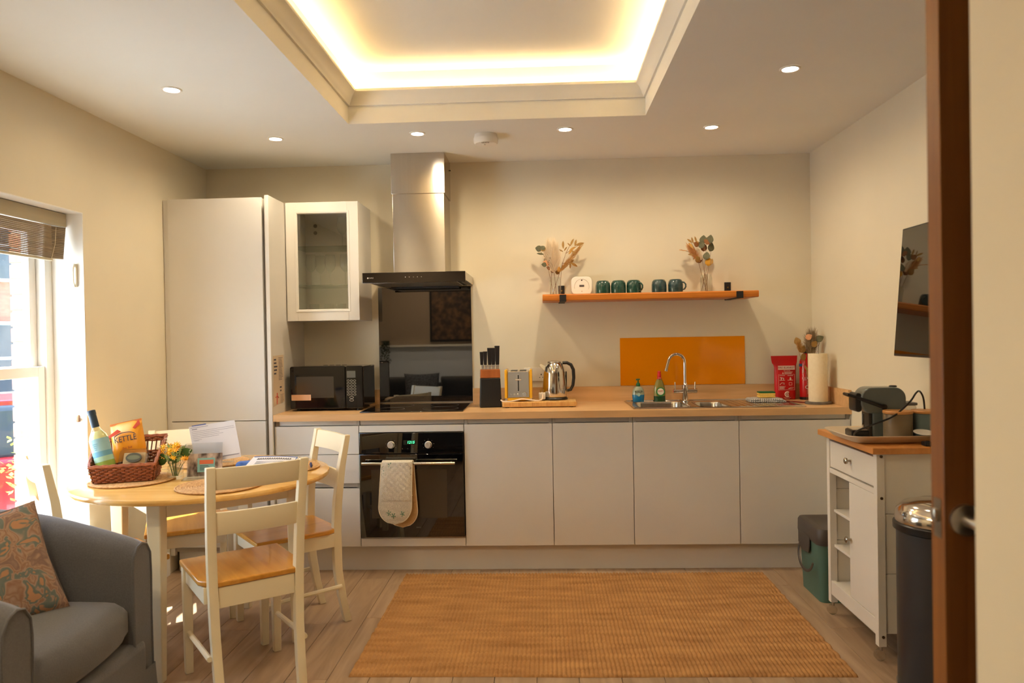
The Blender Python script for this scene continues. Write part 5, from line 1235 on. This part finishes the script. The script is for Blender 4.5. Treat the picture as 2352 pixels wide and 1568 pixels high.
sc_ = softbox(-.285, .315, -.262, .262, .305, .455, .045, .022, .03); sc_.obj('seat_cushion', GREY, t, ang=70)
box('seat_base', -.25, .300, -.262, .262, .17, .305, GREY, t, .02, seg=3)
# skirt of the cover, slightly flared
l = []
for z, k in ((.19, 0), (.12, .006), (.05, .020), (.008, .030)):
    pts = []
    for x, y in [(.345, -.385), (.345, -.2), (.348, 0), (.345, .2), (.345, .385), (.2, .390), (0, .388), (-.18, .35), (-.31, .24), (-.385, .08), (-.385, -.08), (-.31, -.24), (-.18, -.35), (0, -.388), (.2, -.390)]:
        f_ = 1+k*1.6; pts.append((x*f_, y*f_, z))
    l.append(pts)
g = G().ring(l); g.obj('skirt', GREY, t, ang=70)
G().box(.25, .345, -.34, .34, .12, .300).obj('front_rail', GREY, t, bevel=.03, seg=4)
# patterned cushion
def cushion(nm, mat, par, w_, th, n_=22):
    v = []; f = []
    for s in (-1, 1):
        for j in range(n_+1):
            for i_ in range(n_+1):
                u, q_ = i_/n_*2-1, j/n_*2-1; e = max(0, (1-u*u)*(1-q_*q_))**.42
                k = 1-.07*(1-abs(u)**2)*abs(q_)**3 ; k2 = 1-.07*(1-abs(q_)**2)*abs(u)**3
                v.append((u*w_/2*k2, s*(th/2*e+.001)+.004*noise.noise((u*3, q_*3, s)), q_*w_/2*k))
    n1 = (n_+1)**2
    for s in (0, 1):
        for j in range(n_):
            for i_ in range(n_):
                a = s*n1+j*(n_+1)+i_; qd = (a, a+1, a+n_+2, a+n_+1); f.append(qd if s == 0 else qd[::-1])
    g = G(); g.add(v, f); return g.obj(nm, mat, par, ang=80)
def pattern():
    mt = bpy.data.materials.new('faded kilim print'); mt.use_nodes = True; tt = mt.node_tree; L = tt.links; b = tt.nodes['Principled BSDF']
    tc = tt.nodes.new('ShaderNodeTexCoord'); n1 = tt.nodes.new('ShaderNodeTexNoise'); n1.inputs['Scale'].default_value = 9; n1.inputs['Detail'].default_value = 2
    mx = tt.nodes.new('ShaderNodeVectorMath'); mx.operation = 'MULTIPLY_ADD'; mx.inputs[1].default_value = (.05, .05, .05)
    L.new(tc.outputs['Object'], n1.inputs['Vector']); L.new(n1.outputs['Color'], mx.inputs[0]); L.new(tc.outputs['Object'], mx.inputs[2])
    vo = tt.nodes.new('ShaderNodeTexNoise'); vo.inputs['Scale'].default_value = 17; vo.inputs['Detail'].default_value = 2.5; vo.inputs['Distortion'].default_value = .8; L.new(mx.outputs[0], vo.inputs['Vector'])
    cr = tt.nodes.new('ShaderNodeValToRGB'); e = cr.color_ramp.elements; e[0].position = .0; e[0].color = C(166, 124, 92); e[1].position = 1; e[1].color = C(150, 124, 108)
    for p_, c_ in ((.16, C(170, 126, 92)), (.22, C(96, 106, 100)), (.34, C(106, 112, 104)), (.40, C(160, 134, 116)), (.52, C(134, 100, 78)), (.62, C(160, 132, 110)), (.75, C(122, 96, 84))):
        k = e.new(p_); k.color = c_
    ml = tt.nodes.new('ShaderNodeMath'); ml.operation = 'MULTIPLY_ADD'; ml.inputs[1].default_value = 2.2; ml.inputs[2].default_value = -.65
    L.new(vo.outputs['Fac'], ml.inputs[0]); L.new(ml.outputs[0], cr.inputs[0]); L.new(cr.outputs[0], b.inputs['Base Color']); b.inputs['Roughness'].default_value = .9
    return mt
KIL = pattern()
t = thing('patterned_cushion', 'faded rust and teal patterned cushion leaning in the grey armchair', 'cushion', (-.725, -2.520, .610), rot=(R(-24), R(-9), R(50)))
cushion('cover', KIL, t, .38, .13)
G().tube([(x*.187, 0, z*.187) for x, z in ((-1, -1), (0, -.93), (1, -1), (.93, 0), (1, 1), (0, .93), (-1, 1), (-.93, 0))], .003, 5, closed=True).obj('piping', P('blue-brown piping', C(96, 84, 78), .8), t)

# ================================================================== BLIND ON THE WINDOW
BW = N('pale wood valance', C(176, 166, 140), C(190, 180, 152), (4, 2, 30), .5); SLAT = N('brown slat', C(122, 104, 78), C(146, 126, 96), (4, 6, 60), .55, rand=.08)
t = thing('window_blind', 'brown slatted wooden blind pulled up at the top of the window', 'blind', (-1.20, -1.865, 1.90))
box('valance', -.010, .006, -.525, .525, -.012, .052, BW, t, .003); box('head_rail', -.045, -.011, -.52, .52, .0, .05, BW, t, .002)
sm = G().box(-.004, .004, -.525, .425, -.0034, .0034).mesh('slat', bevel=.001, seg=1); sm2 = G().box(-.004, .004, 0, .10, -.0034, .0034).mesh('slat end', bevel=.001, seg=1)
for k in range(19): put('slat', sm, SLAT, t, (-.004, 0, -.019-k*.0078), (0, R(12), 0))
for k in range(19): put('slat', sm2, SLAT, t, (-.026, .415-.0012*k, -.018-k*.0080), (0, R(-10), R(-22)))
box('bottom_bar', -.012, .004, -.525, .425, -.178, -.166, BW, t, .002)
G().tube([(.008, .445, -.02), (.008, .435, -.10), (.006, .41, -.17)], .0014, 5).obj('pull_cord', P('cream cord', C(214, 200, 168), .7), t)
G().tube([(.0, .515, -.18), (.0, .518, -.55), (.0, .517, -.92)], .0014, 5).obj('hanging_cord', P('cream cord b', C(224, 214, 190), .7), t)
t = thing('cord_cleat', 'cream cord cleat fixed to the bright window reveal', 'cleat', (-1.152, -1.3415, 1.66))
G().prism([(-.008, -.055), (.008, -.055), (.008, .055), (-.008, .055)], -.010, 0, 'y').obj('plate', P('cream cleat', C(214, 206, 182), .5), t, bevel=.003)
G().tube([(0, -.012, -.055), (0, -.024, -.03), (0, -.024, .03), (0, -.012, .055)], .004, 8).obj('horn', P('cleat horn', C(222, 214, 190), .5), t)
t = thing('cord_weight', 'small brown cord tassel hanging against the window reveal', 'tassel', (-1.150, -1.352, .965)); G().lathe([(.004, 0), (.009, .004), (.008, .03), (.003, .036)], 14).obj('acorn', P('brown wood acorn', C(120, 92, 66), .5), t)

# ================================================================== LIVING END OF THE ROOM, SEEN IN THE BLACK GLASS
DADO = P('blue-grey panel with window tint', C(222, 229, 242), .6)  # blue-grey paint with window daylight put into its paler, bluer colour
struct(box('wall_panel_rear', XL+.001, 1.60, YB+.001, YB+.03, .0, 1.20, DADO, None, 0, smooth=False)); struct(box('trim_4', XL+.001, 1.60, YB+.001, YB+.09, 1.2005, 1.225, TRIMW, None, .003))
t = thing('sofa', 'dark charcoal sofa against the rear wall, mirrored in the black splashback', 'sofa', (-.10, -4.53, 0))
CH = N('charcoal fabric', C(40, 42, 46), C(52, 54, 58), (200, 200, 200), .9, sheen=.3)
for x in (-.55, .22): put('back_cushion', softbox(-.36, .36, -.20, .20, -.09, .09, .08, .02).mesh('back_cushion', ang=70), CH, t, (x, -.22, .62), (R(78), 0, 0))
box('seat', -.92, .60, -.35, .38, .16, .44, CH, t, .04, seg=3); box('backrest', -.92, .60, -.42, -.30, .16, .74, CH, t, .05, seg=3); box('arm', -1.0, -.90, -.42, .40, .10, .60, CH, t, .04, seg=3)
for x in (-.9, .5):
    for y in (-.35, .3): G().lathe([(.015, 0), (.02, .16)], 12, (x, y, 0)).obj('foot', BLK, t)
FLUF = N('fluffy grey cushion', C(52, 54, 62), C(112, 114, 122), (60, 60, 60), .95, bump=.8)
t = thing('fluffy_cushion', 'fluffy grey cushion on the sofa mirrored in the splashback', 'cushion', (-.45, -4.50, .665), rot=(R(-15), 0, R(170))); cushion('cover', FLUF, t, .44, .14)
t = thing('white_book', 'pale book propped against the fluffy sofa cushion', 'book', (-.36, -4.29, .445), rot=(R(20), 0, R(8))); box('cover', -.16, .16, -.01, .01, 0, .17, P('pale book', C(200, 200, 200), .5), t, .002); box('spine', -.163, -.1605, -.0105, .0105, 0, .17, P('grey spine', C(150, 150, 150), .5), t, 0)
t = thing('framed_picture', 'large dark framed picture on the rear wall above the panel ledge', 'picture', (.12, YB+.02, 1.60)); box('frame', -.53, .53, -.019, .012, -.34, .34, BLK, t, .004); box('print', -.50, .50, .0125, .0135, -.31, .31, N('dark floral print', C(50, 36, 24), C(130, 92, 58), (14, 14, 14), .5, lo=.4, hi=.75), t, 0)
t = thing('trailing_plant', 'trailing green plant hanging from the rear wall ledge by the left wall', 'plant', (-.98, YB+.06, 1.2255))
G().lathe([(.035, 0), (.045, .06), (.042, .06)], 18).obj('pot', P('dark pot', C(60, 56, 52), .6), t)
TL = P('string leaf', C(44, 62, 40), .7); rnd = random.Random(2)
for k in range(7):
    x0_, ln_ = -.05+k*.017, rnd.uniform(.14, .30); g = G(); pts = [(x0_*.5, .03, .06), (x0_, .065, .05)]+[(x0_+.01*sin(q_*2), .07+.01*cos(q_*2), .05-ln_*q_/8) for q_ in range(1, 9)]
    g.tube(pts, .0015, 4)
    for p in pts[1:]:
        for j in range(4): g.lathe([(.001, -.006), (.007, 0), (.001, .006)], 6, (p[0]+rnd.uniform(-.012, .012), p[1]+rnd.uniform(-.008, .012), p[2]+rnd.uniform(-.015, .01)))
    stuff(g.obj('trailing_stem', TL, t))

# ================================================================== OUTSIDE
STREET = N('sunlit paving', C(208, 214, 216), C(219, 224, 226), (.8, .8, .8), .9)
struct(G().box(-40, XO-.02, -20, 40, -.75, -.65).obj('street_ground', STREET, smooth=False))
HB = N('house brick', C(150, 84, 64), C(178, 108, 84), (6, 6, 14), .9); SLT = N('roof slate', C(84, 82, 86), C(110, 106, 108), (3, 3, 8), .8); HW = P('white render', C(222, 218, 208), .8); HG = P('dark window glass', C(50, 58, 66), .1)
def house(lb, loc_, rz, wall):
    t = thing('terraced_house', lb, 'house', loc_, rz)
    box('wall', -3.2, 3.2, 0, 5, 0, 5.6, wall, t, 0); G().prism([(-.35, 5.6), (2.5, 7.8), (5.35, 5.6)], -3.4, 3.4, 'x').obj('roof', SLT, t)
    for x in (-2.0, .0, 2.0):
        for z in (.9, 3.3):
            if x == 0 and z < 1: 
                box('door', -.5, .5, -.08, -.001, 0, 2.1, P('dark door', C(40, 44, 52), .4), t, .01); continue
            w_ = box('window', x-.62, x+.62, -.10, -.001, z, z+1.55, HW, t, .01)
            for dx in (-.3, .3):
                for dz in (.06, .80): box('pane', x+dx-.25, x+dx+.25, -.11, -.1005, z+dz, z+dz+.68, HG, w_, 0)
    return t
house('red brick house with white windows across the street', (-11.5, 9.5, -.65), R(50), HB); house('pale rendered house further along the street', (-6.6, 15.0, -.65), R(50), HW)
t = thing('parked_car', 'red car parked in the street outside the window', 'car', (-4.35, 2.75, -.65), R(52))
CR = P('red car paint', C(170, 24, 30), .2, coat=.8)
G().prism([(-2.0, .28), (2.0, .28), (2.05, .62), (1.9, .80), (1.05, .90), (-1.55, .95), (-2.02, .80)], -.82, .82, 'y').obj('body', CR, t, bevel=.06, seg=3)
G().prism([(-1.5, .93), (1.0, .88), (.40, 1.40), (-1.05, 1.42)], -.72, .72, 'y').obj('cabin', HG, t, bevel=.05, seg=3); G().prism([(.42, 1.39), (.35, 1.44), (-1.0, 1.47), (-1.08, 1.41)], -.66, .66, 'y').obj('roof', CR, t, bevel=.01)
for x in (-1.25, 1.3):
    for y in (-.80, .80): G().lathe([(.31, -.09), (.32, -.07), (.32, .07), (.31, .09)], 24, ax='y').xf(Matrix.Translation((x, y, .32))).obj('wheel', BLK, t)
t = thing('garden_bush', 'yellow-green bush outside the window', 'bush', (-3.05, 1.55, -.65))
g = G(); rnd = random.Random(9)
for k in range(900):
    a, b_ = rnd.uniform(0, 2*pi), rnd.uniform(0, pi); r_ = .55*rnd.uniform(.6, 1); p = Vector((r_*sin(b_)*cos(a), r_*sin(b_)*sin(a), .95+r_*cos(b_)*.9)); d = Vector((rnd.uniform(-1, 1), rnd.uniform(-1, 1), rnd.uniform(-.3, 1))).normalized()*.06; e_ = d.cross(Vector((0, 0, 1))).normalized()*.02
    g.add([p, p+d*.5+e_, p+d, p+d*.5-e_], [(0, 1, 2, 3)])
stuff(g.obj('foliage', P('lime leaf', C(160, 170, 50), .7), t, smooth=False)); G().tube([(0, 0, 0), (.02, 0, .6), (0, .02, .9)], .03, 7).obj('trunk', STEMM, t)
